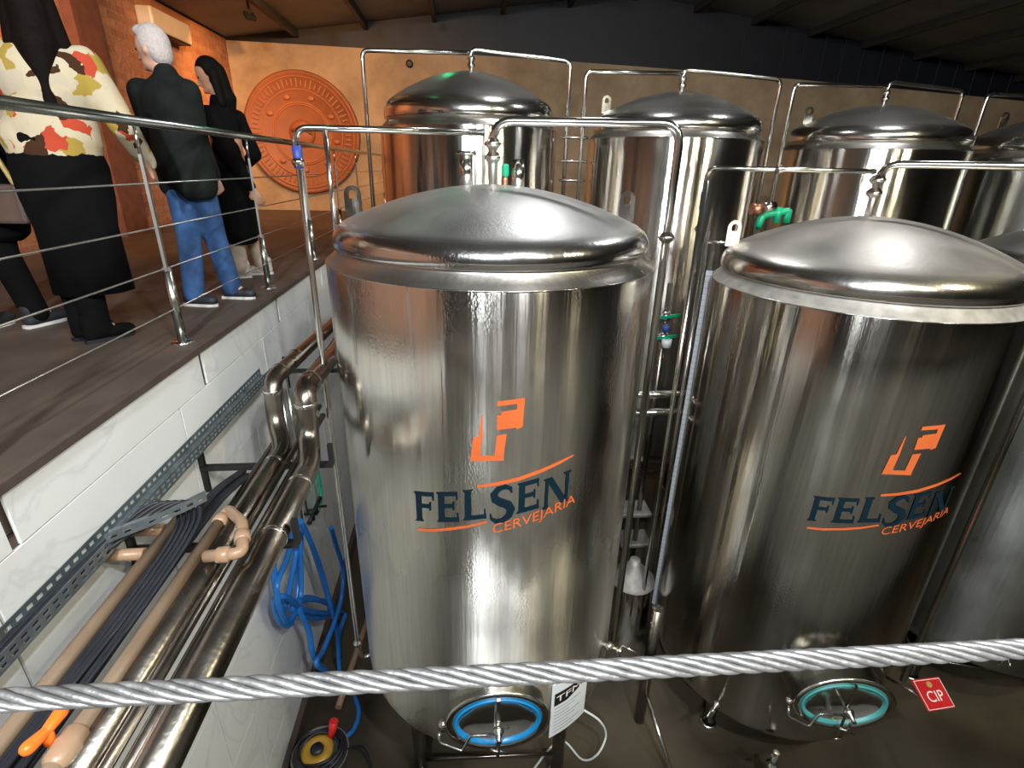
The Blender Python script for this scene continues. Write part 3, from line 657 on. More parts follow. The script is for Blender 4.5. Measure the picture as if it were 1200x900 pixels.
for i, (c, zt, zl, l, e) in enumerate(REAR):
    zz = (1.10, .985, .935, .90)[i]; x, y = c; xl, xr = ((-.99, 1.17), (1.33, 3.5), (3.62, 5.62), (5.85, 8.1))[i]
    pipe('cleaning_pipe', [(x, y, zz-.01), (xl, y-.02, zz-.03), (xl, y-.02, -3.2)], .022, 'pipe_steel', 'steel pipe frame reaching left over the '+rn[i])
    pipe('cleaning_pipe', [(x+.02, y, zt-.02), (x+.02, y, zz+.03), (xr, y-.02, zz-.05 if i == 0 else zz-.03), (xr, y-.02, -3.2)], .022, 'pipe_steel', 'steel pipe frame reaching right from the '+rn[i], fit=[((x+.02, y, zt+.06), Z), ((x+.02, y, zt+.12), Z)])
for i, z in enumerate((.32, .08, -.12)):
    o = MB().tube([(1.10, 6.26, z), (1.40, 6.26, z)], .014, 10).build('pipe_bracket', 'pipe_steel', origin=(1.25, 6.26, z)); tag(o, 'short steel bracket joining the pipes between first and second rear tanks, '+('highest', 'middle', 'lowest')[i], 'bracket', 'brackets between the rear pipes')

# fittings on the central tank's dome
def dome_cap(x, y, z0, z1, label, cap=True):
    t = thing('dome_nozzle', (x, y, z0), label, 'nozzle')
    MB().tube([(x, y, z0), (x, y, z1)], .038, 20).build('nozzle_tube', 'pipe_steel', t)
    if cap: MB().lathe([(.001, 0.02), (.05, .018), (.06, .006), (.06, 0), (.036, -.004)], (x, y, z1), 24).build('nozzle_cap', 'pipe_steel', t)
dome_cap(.03, 3.22, -.12, .062, 'upright steel nozzle with a flat cap, left of the central tank riser')
dome_cap(.33, 3.25, -.14, .045, 'upright steel nozzle right of the central tank riser', False)
t = thing('dome_valve', (.255, 3.26, -.11), 'small valve with a green handle on top of the central tank', 'valve')
MB().tube([(.255, 3.26, -.13), (.255, 3.26, -.02)], .018, 12).build('valve_body', 'copper_fitting', t)
MB().rbox((.235, 3.22, -.05), (.275, 3.26, .02), .012).build('handle', 'green_valve', t)
t = thing('pressure_valve', (1.95, 3.9, -.1), 'copper toned clamp and green valve behind the dusty dome, at its left', 'valve')
q0 = aty(885, 245, 4.25); q1 = aty(925, 243, 4.25)
t.location = q0
m = MB().tube([q0-V((.03, 0, .0)), q0+V((.06, 0, 0))], .045, 18); m.build('clamp', 'copper_fitting', t)
MB().tube([q0+V((.06, 0, 0.01)), q0+V((.16, 0, .02))], .042, 18).build('valve_body', 'pipe_steel', t)
MB().tube(bend([q0+V((.05, 0, -.14)), q0+V((.07, 0, -.05)), q1+V((-.02, 0, -.03)), q1+V((0, 0, -.03)), q1+V((0, 0, -.12))], .04), .028, 12).tube([q1+V((-.09, 0, .0)), q1+V((-.09, 0, -.12))], .03, 12).build('handle', 'green_valve', t)
MB().tube([q0+V((.05, 0, -.1)), q0+V((.05, 0, -3.8))], .02, 12).build('pipe', 'pipe_steel', t)

# ------------------------------------------------------------------ gap between the tanks
def vpipe_valve(px, pys, Y, label):
    p0 = aty(px, pys[0]-40, Y); pb = V((p0.x, Y, FLOOR))
    t = thing('valve_manifold', pb, label, 'valve')
    MB().tube([p0, pb], .03, 14).build('pipe', 'pipe_worn', t)
    for i, py in enumerate(pys):
        q = aty(px, py, Y); q.x = p0.x
        m = MB(); m.lathe([(.03, -.05), (.055, -.03), (.055, .03), (.03, .05)], q, 16); m.build('valve_body', 'pipe_steel', t)
        MB().bar(q+V((-.1, -.05, .0)), q+V((.13, -.05, .03)), .03, .02, (0, 1, 0)).build('handle', 'green_valve', t)
    return t
t = vpipe_valve(786, (371, 395), 5.0, 'upright pipe with two green-handled valves seen between the front tanks')
q = aty(780, 385, 4.93); MB().ball(q, .04).build('knob', 'blue_tape', t)
q = aty(781, 402, 4.93); MB().tube([q+V((0, 0, .04)), q-V((0, 0, .04))], .05, 14).build('cap', 'white_plate', t)
for i, py in enumerate((462, 483)):
    q = aty(775, py, 4.3); pipe('cross_pipe', [(q.x-.75, 4.3, q.z), (q.x+.95, 4.3, q.z)], .035, 'pipe_steel', 'horizontal steel pipe crossing the gap between the front tanks, '+('upper', 'lower')[i], group='pipes crossing the gap')
# small steel vessel far down in the gap
q = aty(744, 660, 3.98)
t = thing('small_vessel', (q.x, 3.98, FLOOR), 'small steel vessel with a pale conical lid, low in the gap between the front tanks', 'vessel')
C_ = (q.x, 3.98, 0)
MB().lathe([(.2, FLOOR), (.2, q.z-.2), (.19, q.z-.18)], C_, 32).build('body', 'pipe_steel', t)
MB().lathe([(.22, q.z-.2), (.21, q.z-.17), (.06, q.z-.0), (.05, q.z+.05), (.001, q.z+.05)], C_, 32).build('lid', 'dusty_ledge', t)
for i, py in enumerate((597, 632)):
    q = aty(752, py, 5.0+.0*i); o = MB().rbox((q.x-.28, 4.9, q.z-.05), (q.x+.1, 5.2, q.z), .015).build('control_box', 'dusty_ledge', origin=(q.x, 5, q.z-.05)); tag(o, 'pale flat junction box deep between the front tanks, '+('upper one', 'lower one')[i], 'box', 'pale boxes in the gap')
    MB().bar((q.x-.1, 5.22, q.z-.03), (q.x-.1, 5.22, FLOOR), .05, .05).build('stand', 'dark_metal', o)

# sampling valves low on the tanks
def sample_valve(c, u, z, label, R=RR):
    p = on_cyl(c, R, u, z, 0); n = V((math.sin(u/R), -math.cos(u/R), 0))
    t = thing('sample_valve', p, label, 'valve')
    m = MB().tube([p-n*.02, p+n*.12], .016, 10); clamp(m, p+n*.05, .03, n); m.ball(p+n*.12, .025); m.tube([p+n*.12, p+n*.12-Z*.08], .012, 10); m.build('valve_body', 'pipe_steel', t)
    MB().tube([p+n*.12+Z*.02, p+n*.14+Z*.06, p+n*.24+Z*.05], .007, 8).build('handle', 'pipe_steel', t)
sample_valve(T1, .92, -3.12, 'small steel sampling valve low on the right side of the central tank')
sample_valve(T2, -.80, -3.95, 'small steel sampling valve low on the left side of the dusty-domed tank')
sample_valve(T3, -.55, -3.65, 'small steel sampling valve low on the dark front tank at right')
t = thing('drain_valve', (2.35, 2.42, FLOOR), 'steel drain valve on a low pipe below the dusty-domed tank', 'valve')
m = MB().tube([(2.35, 2.42, FLOOR), (2.35, 2.42, -4.1)], .022, 12); clamp(m, (2.35, 2.42, -4.25), .04); m.build('pipe', 'pipe_steel', t)
MB().tube([(2.33, 2.40, -4.1), (2.24, 2.33, -3.98)], .010, 8).build('handle', 'pipe_steel', t)
# post with a diagonal brace and a floor pipe near the right leg of the central tank
pb = atz(750, 836, -4.42)
t = thing('floor_stand', (pb.x, pb.y, FLOOR), 'steel stand pipe with a diagonal brace on the floor between the front tanks', 'stand')
MB().tube([(pb.x, pb.y, FLOOR), (pb.x, pb.y, -3.2)], .045, 18).build('post', 'pipe_worn', t)
MB().tube([(pb.x, pb.y, -4.1), atz(790, 915, FLOOR+.03)], .018, 10).build('brace', 'pipe_steel', t)
MB().tube([(pb.x, pb.y, -4.0), (pb.x+.8, pb.y+.25, -4.0)], .018, 10).build('cross_bar', 'pipe_steel', t)
pts = [atz(684, 832, -4.0), atz(703, 845, -4.1), atz(710, 862, -4.3), atz(700, 884, -4.4), atz(682, 890, FLOOR+.02), atz(655, 868, FLOOR+.012), (0.45, 2.6, FLOOR+.012)]
o = MB().tube(spline(pts), .009, 8).build('thin_tube', 'white_plate', origin=pts[-1]); tag(o, 'thin pale curved tube on the floor beside the TFM plate', 'tube')

# ------------------------------------------------------------------ pipe rack along the left wall
RZ = -1.45
# perforated tray
def perf(mb, o, L, W, length, width, rows, pitch=.045, sl=.026):
    """sheet strip with real slots; L, W unit directions, o its corner"""
    n = int(length/pitch); us = [0]
    for k in range(n): us += [k*pitch+(pitch-sl)/2, k*pitch+(pitch+sl)/2]
    us.append(length); rh = width/(rows*2+1); ws = [rh*k for k in range(rows*2+2)]
    base = len(mb.v); vs = [o+L*a+W*b for a in us for b in ws]; m = len(ws); fs = []
    for i in range(len(us)-1):
        for j in range(m-1):
            if i % 2 == 1 and j % 2 == 1: continue
            fs.append((i*m+j, (i+1)*m+j, (i+1)*m+j+1, i*m+j+1))
    mb.add(vs, fs)
Y_ = V((0, 1, 0)); X_ = V((1, 0, 0))
tr = thing('cable_tray', (XW+.05, 1.9, -1.40), 'long perforated grey cable tray mounted high on the tiled wall', 'cable tray')
mb = MB(); perf(mb, V((XW+.012, .3, -1.40)), Y_, Z, 3.3, .05, 1); mb.build('wall_flange', 'galvanised', tr, solid=.002)
mb = MB(); perf(mb, V((XW+.012, .3, -1.40)), Y_, X_, 3.3, .085, 2); mb.build('tray_base', 'galvanised', tr, solid=.002)
mb = MB(); perf(mb, V((XW+.097, .3, -1.40)), Y_, Z, 3.3, .06, 2); mb.build('front_flange', 'galvanised', tr, solid=.002)
t = thing('cable_tray', (-1.25, 2.0, -1.40), 'short perforated tray piece curving from the long tray to the black cables', 'cable tray')
a = [V((-1.35, 1.72, -1.345)), V((-1.25, 1.80, -1.34)), V((-1.15, 1.90, -1.34)), V((-1.10, 1.98, -1.345))]
for nm, dz in (('tray_base', 0), ('side_flange', .001)):
    mb = MB()
    for p, q in zip(a[:-1], a[1:]):
        d = (q-p); perf(mb, p, d.normalized(), (Y_*1.0+X_*-.5).normalized() if nm == 'tray_base' else Z, d.length, .09 if nm == 'tray_base' else .04, 2 if nm == 'tray_base' else 1)
    mb.build(nm, 'galvanised', t, solid=.002)
for i in range(5):
    pts = [(XW+.03+.012*i, .35, -1.385), (XW+.035+.01*i, 1.2+.1*i, -1.38+.006*(i % 2)), (XW+.04+.008*i, 1.7, -1.385), (-1.30+.03*i, 1.95, -1.33), (-1.19+.02*i, 1.9, -1.39), (-1.18+.017*i, 1.5, RZ+.02), (-1.19+.017*i, .8, RZ+.02+.008*(i % 3)), (-1.19+.017*i, .25, RZ+.02)]
    o = MB().tube(spline(pts, 6), .008, 8).build('cable', 'black_rubber', origin=pts[-1]); tag(o, 'black cable leaving the wall tray and lying along the brown pipes', 'cable', 'black cables in the rack')
for i in range(9):
    x = -1.195+.0125*(i % 6); z = RZ+(.0 if i < 6 else .02)-.01
    pts = [(x, .25, z), (x+.004, 1.0, z+.004), (x-.002, 1.6, z), (x+.006, 2.15, z), (x+.03, 2.45, z-.05)]
    o = MB().tube(spline(pts, 5), .009, 8).build('cable', 'black_rubber', origin=pts[0]); tag(o, 'thick black cable in the bundle between the two brown pipes', 'cable', 'thick black cables between the brown pipes')
pipe('brown_pipe', [(-1.245, .2, RZ), (-1.245, 2.08, RZ)], .026, 'pvc_brown', 'brown plastic pipe nearest the wall, left of the black cables')
for i, y in enumerate((1.78, 1.93)):
    pipe('brown_pipe', [(XW+.002, y, RZ), (-1.27, y, RZ)], .024, 'pvc_fitting', 'short brown stub pipe from the wall to the brown pipe, '+('nearer', 'farther')[i])
br = thing('brown_pipe', (-1.055, .2, RZ), 'brown plastic pipe right of the black cables, ending in an elbow loop', 'pipe')
xb = -1.05
k0, k1, k2, k3 = atz(262, 597, RZ+.02), atz(284, 612, RZ+.075), atz(284, 648, RZ+.06), atz(240, 652, RZ+.05)
MB().tube([(xb, .2, RZ+.02), (xb, k0.y-.06, RZ+.02)], .024, 16).build('pipe_run', 'pvc_brown', br)
lp = bend([(xb, k0.y-.10, RZ+.02), (xb, k0.y, RZ+.02), k1, k2, k3], .035, 5)
MB().tube(lp, .023, 16).build('elbow_loop', 'pvc_fitting', br)
for p, ax in (((xb, k0.y-.08, RZ+.02), Y_), ((k1+k2)/2, k2-k1), ((k2+k3)/2, k3-k2)): MB().lathe([(.024, -.025), (.031, -.02), (.031, .02), (.024, .025)], p, 18, ax).build('elbow_collar', 'pvc_fitting', br)
q = atz(98, 872, RZ+.03)
MB().lathe([(.024, -.05), (.034, -.04), (.034, -.015), (.04, 0), (.034, .015), (.034, .04), (.024, .05)], (xb, q.y, RZ+.02), 18, Y_).build('valve_body', 'pvc_fitting', br)
m = MB(); pz = V((xb-.03, q.y, RZ+.075)); m.tube([pz-Z*.03, pz+Z*.01], .014, 10)
for s in (-1, 1): m.capsule(pz+V((.0, 0, .012)), pz+V((0.008*s, .045*s, .02)), .014, .018)
m.build('valve_handle', 'orange_plastic', br, label='orange butterfly valve handle')
pipe('steel_pipe', [(-1.10, .2, RZ-.06), (-1.10, 2.9, RZ-.06)], .02, 'pipe_worn', 'slim steel pipe under the brown pipes, farthest from the edge of the rack')
pipe('steel_pipe', [(-.945, .2, RZ-.02), (-.945, 3.2, RZ-.02)], .018, 'pipe_worn', 'slim steel pipe in the rack just right of the brown elbow loop')
pipe('steel_pipe', [(-.90, .2, RZ-.04), (-.90, 3.1, RZ-.04)], .018, 'pipe_worn', 'slim steel pipe hugging the large steel pipe of the rack')
def fat(pts, r, label, bands):
    t = thing('steel_pipe', pts[0], label, 'pipe')
    MB().tube(bend(pts, .10, 8), r, 24).build('insulated_run', 'pipe_worn', t)
    for p, ax in bands: MB().lathe([(r, -.012), (r*1.06, -.008), (r*1.06, .008), (r, .012)], p, 24, ax).build('band', 'pipe_steel', t)
fat([(-1.01, .2, RZ-.03), (-1.01, 2.66, RZ-.03), (-1.08, 2.80, RZ+.06), (-1.08, 2.84, -1.14), (-1.06, 4.4, -1.22), (-1.06, 6.0, -1.30)], .048, 'fat steel pipe rising through the left elbow of the rack', [((-1.08, 2.83, -1.27), Z), ((-1.08, 2.83, -1.20), Z), ((-1.08, 2.98, -1.14), Y_), ((-1.08, 3.3, -1.16), Y_), ((-1.01, 2.5, RZ-.03), Y_)])
fat([(-.825, .2, RZ-.04), (-.825, 2.50, RZ-.04), (-.865, 2.66, RZ+.04), (-.865, 2.70, -1.14), (-.90, 3.55, -1.22), (-.98, 5.0, -1.3), (-.98, 6.0, -1.34)], .058, 'fattest steel pipe, at the outer edge of the rack, rising through the right elbow', [((-.865, 2.69, -1.28), Z), ((-.865, 2.69, -1.22), Z), ((-.87, 2.85, -1.15), Y_), ((-.825, 2.3, RZ-.04), Y_), ((-.825, 1.9, RZ-.04), Y_)])
for i, y in enumerate((.6, 1.95, 2.62, 4.1)):
    t = thing('pipe_bracket', (XW, y, RZ-.13), 'black angle bracket carrying the wall pipes, '+('nearest the viewer', 'at the hanging L-shaped end', 'at the two steel elbows', 'behind the elbows')[i], 'bracket')
    zz = RZ-.115
    MB().bar((XW+.001, y, zz), (-.74, y, zz), .03, .03).build('arm', 'dark_metal', t)
    MB().bar((XW+.012, y, zz-.15), (XW+.012, y, zz+.12), .022, .035).build('wall_plate', 'dark_metal', t)
    MB().bar((-.745, y, zz), (-.745, y, zz+.13), .025, .025).build('end_stop', 'dark_metal', t)

# ------------------------------------------------------------------ hoses and things by the wall foot
def hose(pts, r, m, label, name='hose', n=8, group=None):
    pts = [V(p) for p in pts]; o = MB().tube(spline(pts, n), r, 10).build(name, m, origin=pts[-1]); return tag(o, label, 'hose', group)
t = thing('wall_tap', atx(368, 600, XW+.05), 'dark wall tap with black handles above the blue hose', 'tap')
q = atx(368, 600, XW+.08)
m = MB().tube([q+V((-.08, 0, 0)), q+V((.03, 0, 0))], .03, 12); m.tube([q+V((0, -.16, .0)), q+V((0, .22, .0))], .02, 12); m.build('tap_body', 'dark_metal', t)
MB().tube([q+V((.03, .05, .02)), q+V((.05, .2, -.08))], .012, 8).tube([q+V((.03, -.12, 0)), q+V((.03, -.12, .1))], .012, 8).build('handle', 'black_rubber', t)
for k, dy in enumerate((-.16, -.02)): pipe('wall_pipe', [(XW+.03, 4.05+dy, -1.6), (XW+.03, 4.05+dy, -2.9)], .014, 'pipe_steel', 'thin vertical steel pipe on the wall above the tap, '+('nearer', 'farther')[k])
pts = [atx(371, 543, XW+.04), atx(373, 560, XW+.04), atx(376, 580, XW+.04), atx(372, 600, XW+.04)]
hose(pts, .02, 'green_hose', 'short green hose on the wall above the tap')
A = lambda *L, x=XW+.12: [atx(px, py, x) for px, py in L]
hose(A((350, 612), (345, 660), (332, 715), (322, 680), (322, 640), (338, 620), (350, 665), (343, 725), (330, 730), (322, 705))+A((335, 700), (360, 716), (392, 718), (380, 705), (350, 706), x=XW+.17)+A((362, 740), (368, 770), (388, 790), (400, 780), (396, 750), (405, 720), x=XW+.2), .023, 'blue_hose', 'blue hose hung in narrow loops from the wall tap', n=7)
hose(A((346, 608), (338, 650), (324, 690), (336, 728), (352, 700), (352, 640), (356, 618), (372, 660), (386, 716), (366, 724), (342, 712), (362, 700), (392, 712), (404, 722), x=XW+.15), .021, 'blue_hose', 'blue hose wound around the hanging loops below the wall tap', n=7)
hose(A((352, 610), (372, 655), (385, 700), (395, 740), (397, 775), (399, 830), (398, 870), x=XW+.24)+[atz(394, 920, FLOOR+.02)], .02, 'blue_hose', 'blue hose dropping straight from the tap to the floor')
hose(A((388, 618), (394, 640), (402, 670), (398, 710), (380, 760), (372, 780), x=XW+.28)+[atz(405, 800, FLOOR+.03), atz(420, 830, FLOOR+.02), atz(412, 858, FLOOR+.02), atz(385, 872, FLOOR+.02)], .02, 'blue_hose', 'blue hose curving in a wide arc on the floor')
# bucket with a coiled hose
bc = atz(345, 905, FLOOR+.0); bx, by = -1.13, 2.72
t = thing('hose_bucket', (bx, by, FLOOR), 'clear bucket holding coiled black hose at the foot of the tiled wall', 'bucket')
MB().lathe([(.001, FLOOR+.005), (.17, FLOOR+.005), (.20, FLOOR+.34), (.21, FLOOR+.345), (.205, FLOOR+.33)], (bx, by, 0), 32).build('bucket_body', 'clear_plastic', t)
t2_ = thing('hose_coil', (bx, by, FLOOR+.36), 'coil of black hose lying in the clear bucket', 'hose')
for k in range(5):
    MB().tube([(bx+math.cos(q)*(.19-.012*k), by+math.sin(q)*(.17-.012*k)+.0, FLOOR+.36+.016*(k % 3)+.02*math.sin(q*2+k)) for q in [2*PI*i/30 for i in range(30)]], .011, 8, closed=True).build('turn', 'black_rubber', t2_)
o = MB().lathe([(.001, 0), (.11, 0), (.12, .05), (.09, .06), (.05, .055), (.045, .0)], (bx-.02, by, FLOOR+.33), 24).build('cable_reel', 'yellow_plastic', origin=(bx, by, FLOOR+.33)); tag(o, 'yellow reel inside the coiled black hose', 'reel'); MB().lathe([(.001, .07), (.045, .07), (.05, .05), (.05, .02)], (bx-.02, by, FLOOR+.33), 20).build('hub', 'black_rubber', o)
o = MB().tube([(bx+.06, by+.10, FLOOR+.36), (bx+.09, by+.13, FLOOR+.50)], [.028, .034], 14).build('spray_handle', 'red_plastic', origin=(bx+.06, by+.1, FLOOR+.36)); tag(o, 'red handle sticking out of the hose bucket', 'handle')
hose([(bx+.2, by, FLOOR+.36), (bx+.3, by+.1, FLOOR+.2), (bx+.36, by-.02, FLOOR+.02), (bx+.25, by-.25, FLOOR+.02), (bx+.1, by-.3, FLOOR+.02)], .007, 'black_rubber', 'thin black cable hanging from the bucket to the floor')
pipe('floor_pipe', [(-1.15, 3.3, FLOOR+.04), (-1.02, 4.6, FLOOR+.04)], .03, 'pvc_fitting', 'short pale pipe lying on the floor along the wall')

# ------------------------------------------------------------------ railing
XP = -1.57
rl = thing('railing', (XP, 5, DECK), 'steel railing with a round handrail and four cables along the deck edge', 'railing')
MB().tube([(XP, .05, .168), (XP, BACK-.05, .168)], .024, 16).build('handrail', 'rail_steel', rl)
for z in (-.115, -.328, -.537, -.757): MB().tube([(XP, .05, z), (XP, BACK-.05, z)], .0045, 8).build('cable', 'wire', rl)
for y in (.1, 1.53, 2.96, 4.39, 5.83, 7.27, 8.7, 10.1, 11.6):
    p = MB().tube([(XP, y, DECK+.012), (XP, y, DECK+.42)], .022, 16).bar((XP, y, DECK+.40), (XP, y, .02), .058, .014, (1, .35, 0)).build('post', 'rail_plate', rl)
    MB().tube([(XP+.0, y, DECK+.01), (XP, y, DECK+.40)], .024, 16).build('post_sleeve', 'rail_steel', p)
    MB().tube([(XP, y, .01), (XP, y, .15)], .008, 8).build('post_pin', 'rail_steel', p)
    MB().lathe([(.001, .012), (.055, .012), (.06, .004), (.06, 0)], (XP, y, DECK), 24).build('base_flange', 'rail_steel', p)

# ------------------------------------------------------------------ steel rope in front of the viewer
ra, rb = V((-.252, .22, -.2735)), V((.362, .22, -.286)); d = rb-ra
a0, b0 = ra-d*1.6, ra+d*2.6
rp = thing('steel_rope', (a0+b0)/2, 'thick twisted steel wire rope crossing close in front of the viewer', 'rope')
D = b0-a0; dn = D.normalized(); u_, v_ = frame(dn); Ln = D.length; NS = 6; lay = .085; rs = .0021; rc = .0043
n = int(Ln/.003)
for k in range(NS):
    pts = []
    for i in range(n+1):
        s = i/n*Ln; q = 2*PI*(s/lay)+2*PI*k/NS; pts.append(a0+dn*s+(u_*math.cos(q)+v_*math.sin(q))*rc)
    MB().tube(pts, rs, 8).build('strand', 'rope', rp)
MB().tube([a0, b0], .0026, 8).build('core', 'rope', rp)
for p, l in ((a0, 'left'), (b0, 'right')):
    o = MB().tube([(p.x, p.y-.13, DECK), (p.x, p.y-.13, .15)], .024, 16).tube([(p.x, p.y-.14, p.z), (p.x, p.y+.01, p.z)], .01, 10).build('rope_post', 'rail_steel', origin=(p.x, p.y-.13, DECK)); tag(o, 'steel post holding the wire rope at the viewer\'s '+l, 'post')

# ------------------------------------------------------------------ far wall and roof things
mc = aty(355, 157, BACK-.06); R_ = 1.14
md = thing('medallion', mc, 'large round terracotta relief medallion on the orange-lit back wall', 'medallion')
ax = (0, -1, 0)
MB().lathe([(R_, -.055), (R_, .03), (R_*.985, .05), (R_*.95, .055), (R_*.93, .035), (.001, .035)], mc, 96, ax).build('disc', 'terracotta', md)
for r in (.90, .70, .50, .47): MB().lathe([(R_*r-.018, .03), (R_*r-.012, .055), (R_*r+.012, .055), (R_*r+.018, .03)], mc, 96, ax).build('relief_ring', 'terracotta_light', md)
mb = MB()
for i in range(64):
    q = 2*PI*i/64; h = .05+.03*((i*5) % 3)/2
    c = mc+V((math.cos(q)*R_*.80, -.045, math.sin(q)*R_*.80)); rad = V((math.cos(q), 0, math.sin(q)))
    mb.bar(c-rad*h, c+rad*h, .028, .03, (0, 1, 0))
o = mb.build('relief_marks', 'terracotta_light', md); o['kind'] = 'stuff'
for i in range(9):
    q = 2*PI*i/9+.5; c = mc+V((math.cos(q)*R_*.60, -.05, math.sin(q)*R_*.60)); MB().ball(c, (.07, .03, .05)).build('relief_boss', 'terracotta_light', md)
MB().ball(mc+V((0, -.04, 0)), (.26, .08, .26)).tube([mc+V((-.18, -.1, .05)), mc+V((0, -.14, .12)), mc+V((.2, -.1, .0))], .03, 8).build('central_emblem', 'terracotta', md)
t = thing('air_conditioner', (LEFT+.12, 9.5, 1.66), 'pale wall air conditioner high on the brick wall', 'air conditioner')
MB().rbox((LEFT, 9.05, 1.68), (LEFT+.22, 10.2, 1.96), .03).build('case', 'ac_white', t)
MB().box((LEFT+.03, 9.1, 1.665), (LEFT+.2, 10.15, 1.685)).build('air_outlet', 'dark_metal', t)
o = MB().lathe([(.001, 0), (.07, 0), (.07, .06), (.05, .07), (.001, .07)], aty(480, 75, BACK), 16, (0, -1, 0)).build('wall_fixture', 'dark_metal', origin=aty(480, 75, BACK)); tag(o, 'small dark round fixture on the plaster wall above the first rear tank', 'fixture')

# ------------------------------------------------------------------ people
def hand(mb, w, d, side, s=1.0, curl=.5):
    w = V(w); d = V(d).normalized(); sd = V(side).normalized(); sd = (sd-d*sd.dot(d)).normalized(); n = d.cross(sd)
    p = w+d*.05*s
    for k in range(-1, 2): mb.capsule(w+d*.02+sd*.018*k, w+d*.085*s+sd*.024*k, .018, .014, 8)
    for k, L in enumerate((.062, .072, .067, .052)):
        b = w+d*.09*s+sd*(.033-.022*k); m_ = b+d*L*.5; e = m_+(d*(1-curl)+n*curl).normalized()*L*.5
        mb.capsule(b-d*.02, m_, .0085, .008, 8); mb.capsule(m_, e, .008, .007, 8)
    b = w+d*.03+sd*.03; m_ = b+(d*.6+sd*.7)*.035; mb.capsule(w+d*.015+sd*.01, m_, .013, .010, 8); mb.capsule(m_, m_+(d+n*.3)*.028, .010, .008, 8)
def person(name, label, base, head, head_dir, chest, pelvis, face_dir, sh, el, wr, knees, ankles, toes, skin, hairm, tops, bottoms, shoe, hair='short', build_=1.0):
    root = thing(name, base, label, 'person')
    H, Cc, Pp = V(head), V(chest), V(pelvis); fd = V(head_dir).normalized(); sdv = fd.cross(Z).normalized(); up = sdv.cross(fd).normalized()
    M = Matrix((sdv, fd, up)).transposed().to_4x4(); td = V(face_dir).normalized(); ts = td.cross(Z).normalized()
    MT = Matrix((ts, td, Z)).transposed().to_4x4(); b_ = build_
    neck = Cc+Z*.23
    m = MB()
    m.ball(H+up*.02, (.077, .095, .108), 20, 14, M).ball(H-up*.055+fd*.022, (.056, .065, .062), 16, 10, M)
    m.capsule(H+fd*.09-up*.005, H+fd*.108-up*.03, .010, .015, 8); m.ball(H+fd*.08-up*.085, (.026, .02, .018), 10, 8, M)
    for s in (-1, 1): m.ball(H+sdv*.078*s-up*.005-fd*.005, (.012, .02, .03), 10, 8, M)
    m.capsule(H-up*.09-fd*.015, neck-Z*.02, .052, .06)
    m.ball(Cc+Z*.05, (.15*b_, .10*b_, .20), 18, 12, MT); m.capsule(Cc, Pp, .13*b_, .13*b_); m.ball(Pp, (.155*b_, .115*b_, .12), 18, 12, MT)
    for i in (0, 1):
        m.capsule(sh[i], el[i], .048, .040); m.capsule(el[i], wr[i], .039, .028)
        hand(m, wr[i], V(wr[i])-V(el[i]), -V(td) if i else V(td))
        hp = Pp+ts*(.085 if i else -.085)-Z*.04
        m.capsule(hp, knees[i], .085, .056); m.capsule(knees[i], ankles[i], .054, .038); m.capsule(ankles[i], V(ankles[i])*.35+V(toes[i])*.65-Z*.02, .036, .03)
    m.build('body', skin, root, remesh=.011, smooth_it=5)
    for s in (-1, 1): MB().ball(H+fd*.083+up*.012+sdv*.031*s, (.013, .008, .008), 10, 8, M).build('eye', 'eye', root)
    MB().ball(H+fd*.078-up*.058, (.024, .009, .006), 10, 6, M).build('mouth', 'lip', root)
    # hair
    m = MB()
    m.ball(H+up*.035-fd*.012, (.087, .098, .108), 20, 14, M)
    if hair == 'short': m.ball(H-fd*.045-up*.01, (.078, .06, .085), 16, 10, M).ball(H+up*.10+fd*.03, (.065, .06, .04), 14, 8, M)
    else:
        m.capsule(H-fd*.05+up*.02, H-fd*.085-Z*.20, .075, .075); m.capsule(H-fd*.085-Z*.18, H-fd*.11-Z*(.44 if hair == 'long' else .30), .085, .035)
        for s in (-1, 1): m.capsule(H+sdv*.06*s-fd*.03+up*.02, H+sdv*.085*s-fd*.04-Z*.20, .04, .045)
    # keep the face free: squash hair that would lie in front of it
    for i, p in enumerate(m.v):
        q = p-H
        if q.dot(fd) > .035 and q.dot(up) < .075: m.v[i] = p-fd*(q.dot(fd)-.03)
    m.build('hair', hairm, root, remesh=.010, smooth_it=3)
    tops(root, locals()); bottoms(root, locals())
    for i in (0, 1):
        a, t_ = V(ankles[i]), V(toes[i]); dd = (t_-a); dd.z = 0; dd.normalize(); g = min(t_.z, a.z-.05)
        m = MB(); m.capsule(a-dd*.03+Z*(.02), V((a.x, a.y, DECK+.05))-dd*.03, .048, .045); m.capsule(V((a.x, a.y, DECK+.047))-dd*.035, V((t_.x, t_.y, DECK+.04)), .046, .040)
        if shoe == 'boot': m.capsule(a+Z*.24, a-Z*.03, .072, .062)
        for q in range(len(m.v)): m.v[q].z = max(m.v[q].z, DECK+.016)
        s_ = m.build('shoe' if shoe != 'boot' else 'boot', 'black_cloth' if shoe == 'boot' else shoe, root, remesh=.010, smooth_it=3)
        side = dd.cross(Z); ol = [(-.09, -.03), (-.095, 0), (-.09, .03), (.02, .037), (.12, .043), (.17, .03), (.185, 0), (.17, -.03), (.12, -.04), (.02, -.034)]
        vs = [V((a.x, a.y, DECK+z_))+dd*x_*.86+side*y_*.9 for z_ in (.001, .02) for x_, y_ in ol]; n_ = len(ol)
        MB().add(vs, [list(range(n_))[::-1], list(range(n_, 2*n_))]+[(k, (k+1) % n_, (k+1) % n_+n_, k+n_) for k in range(n_)]).build('sole', 'shoe_sole' if shoe != 'boot' else 'black_rubber', s_)
    return root
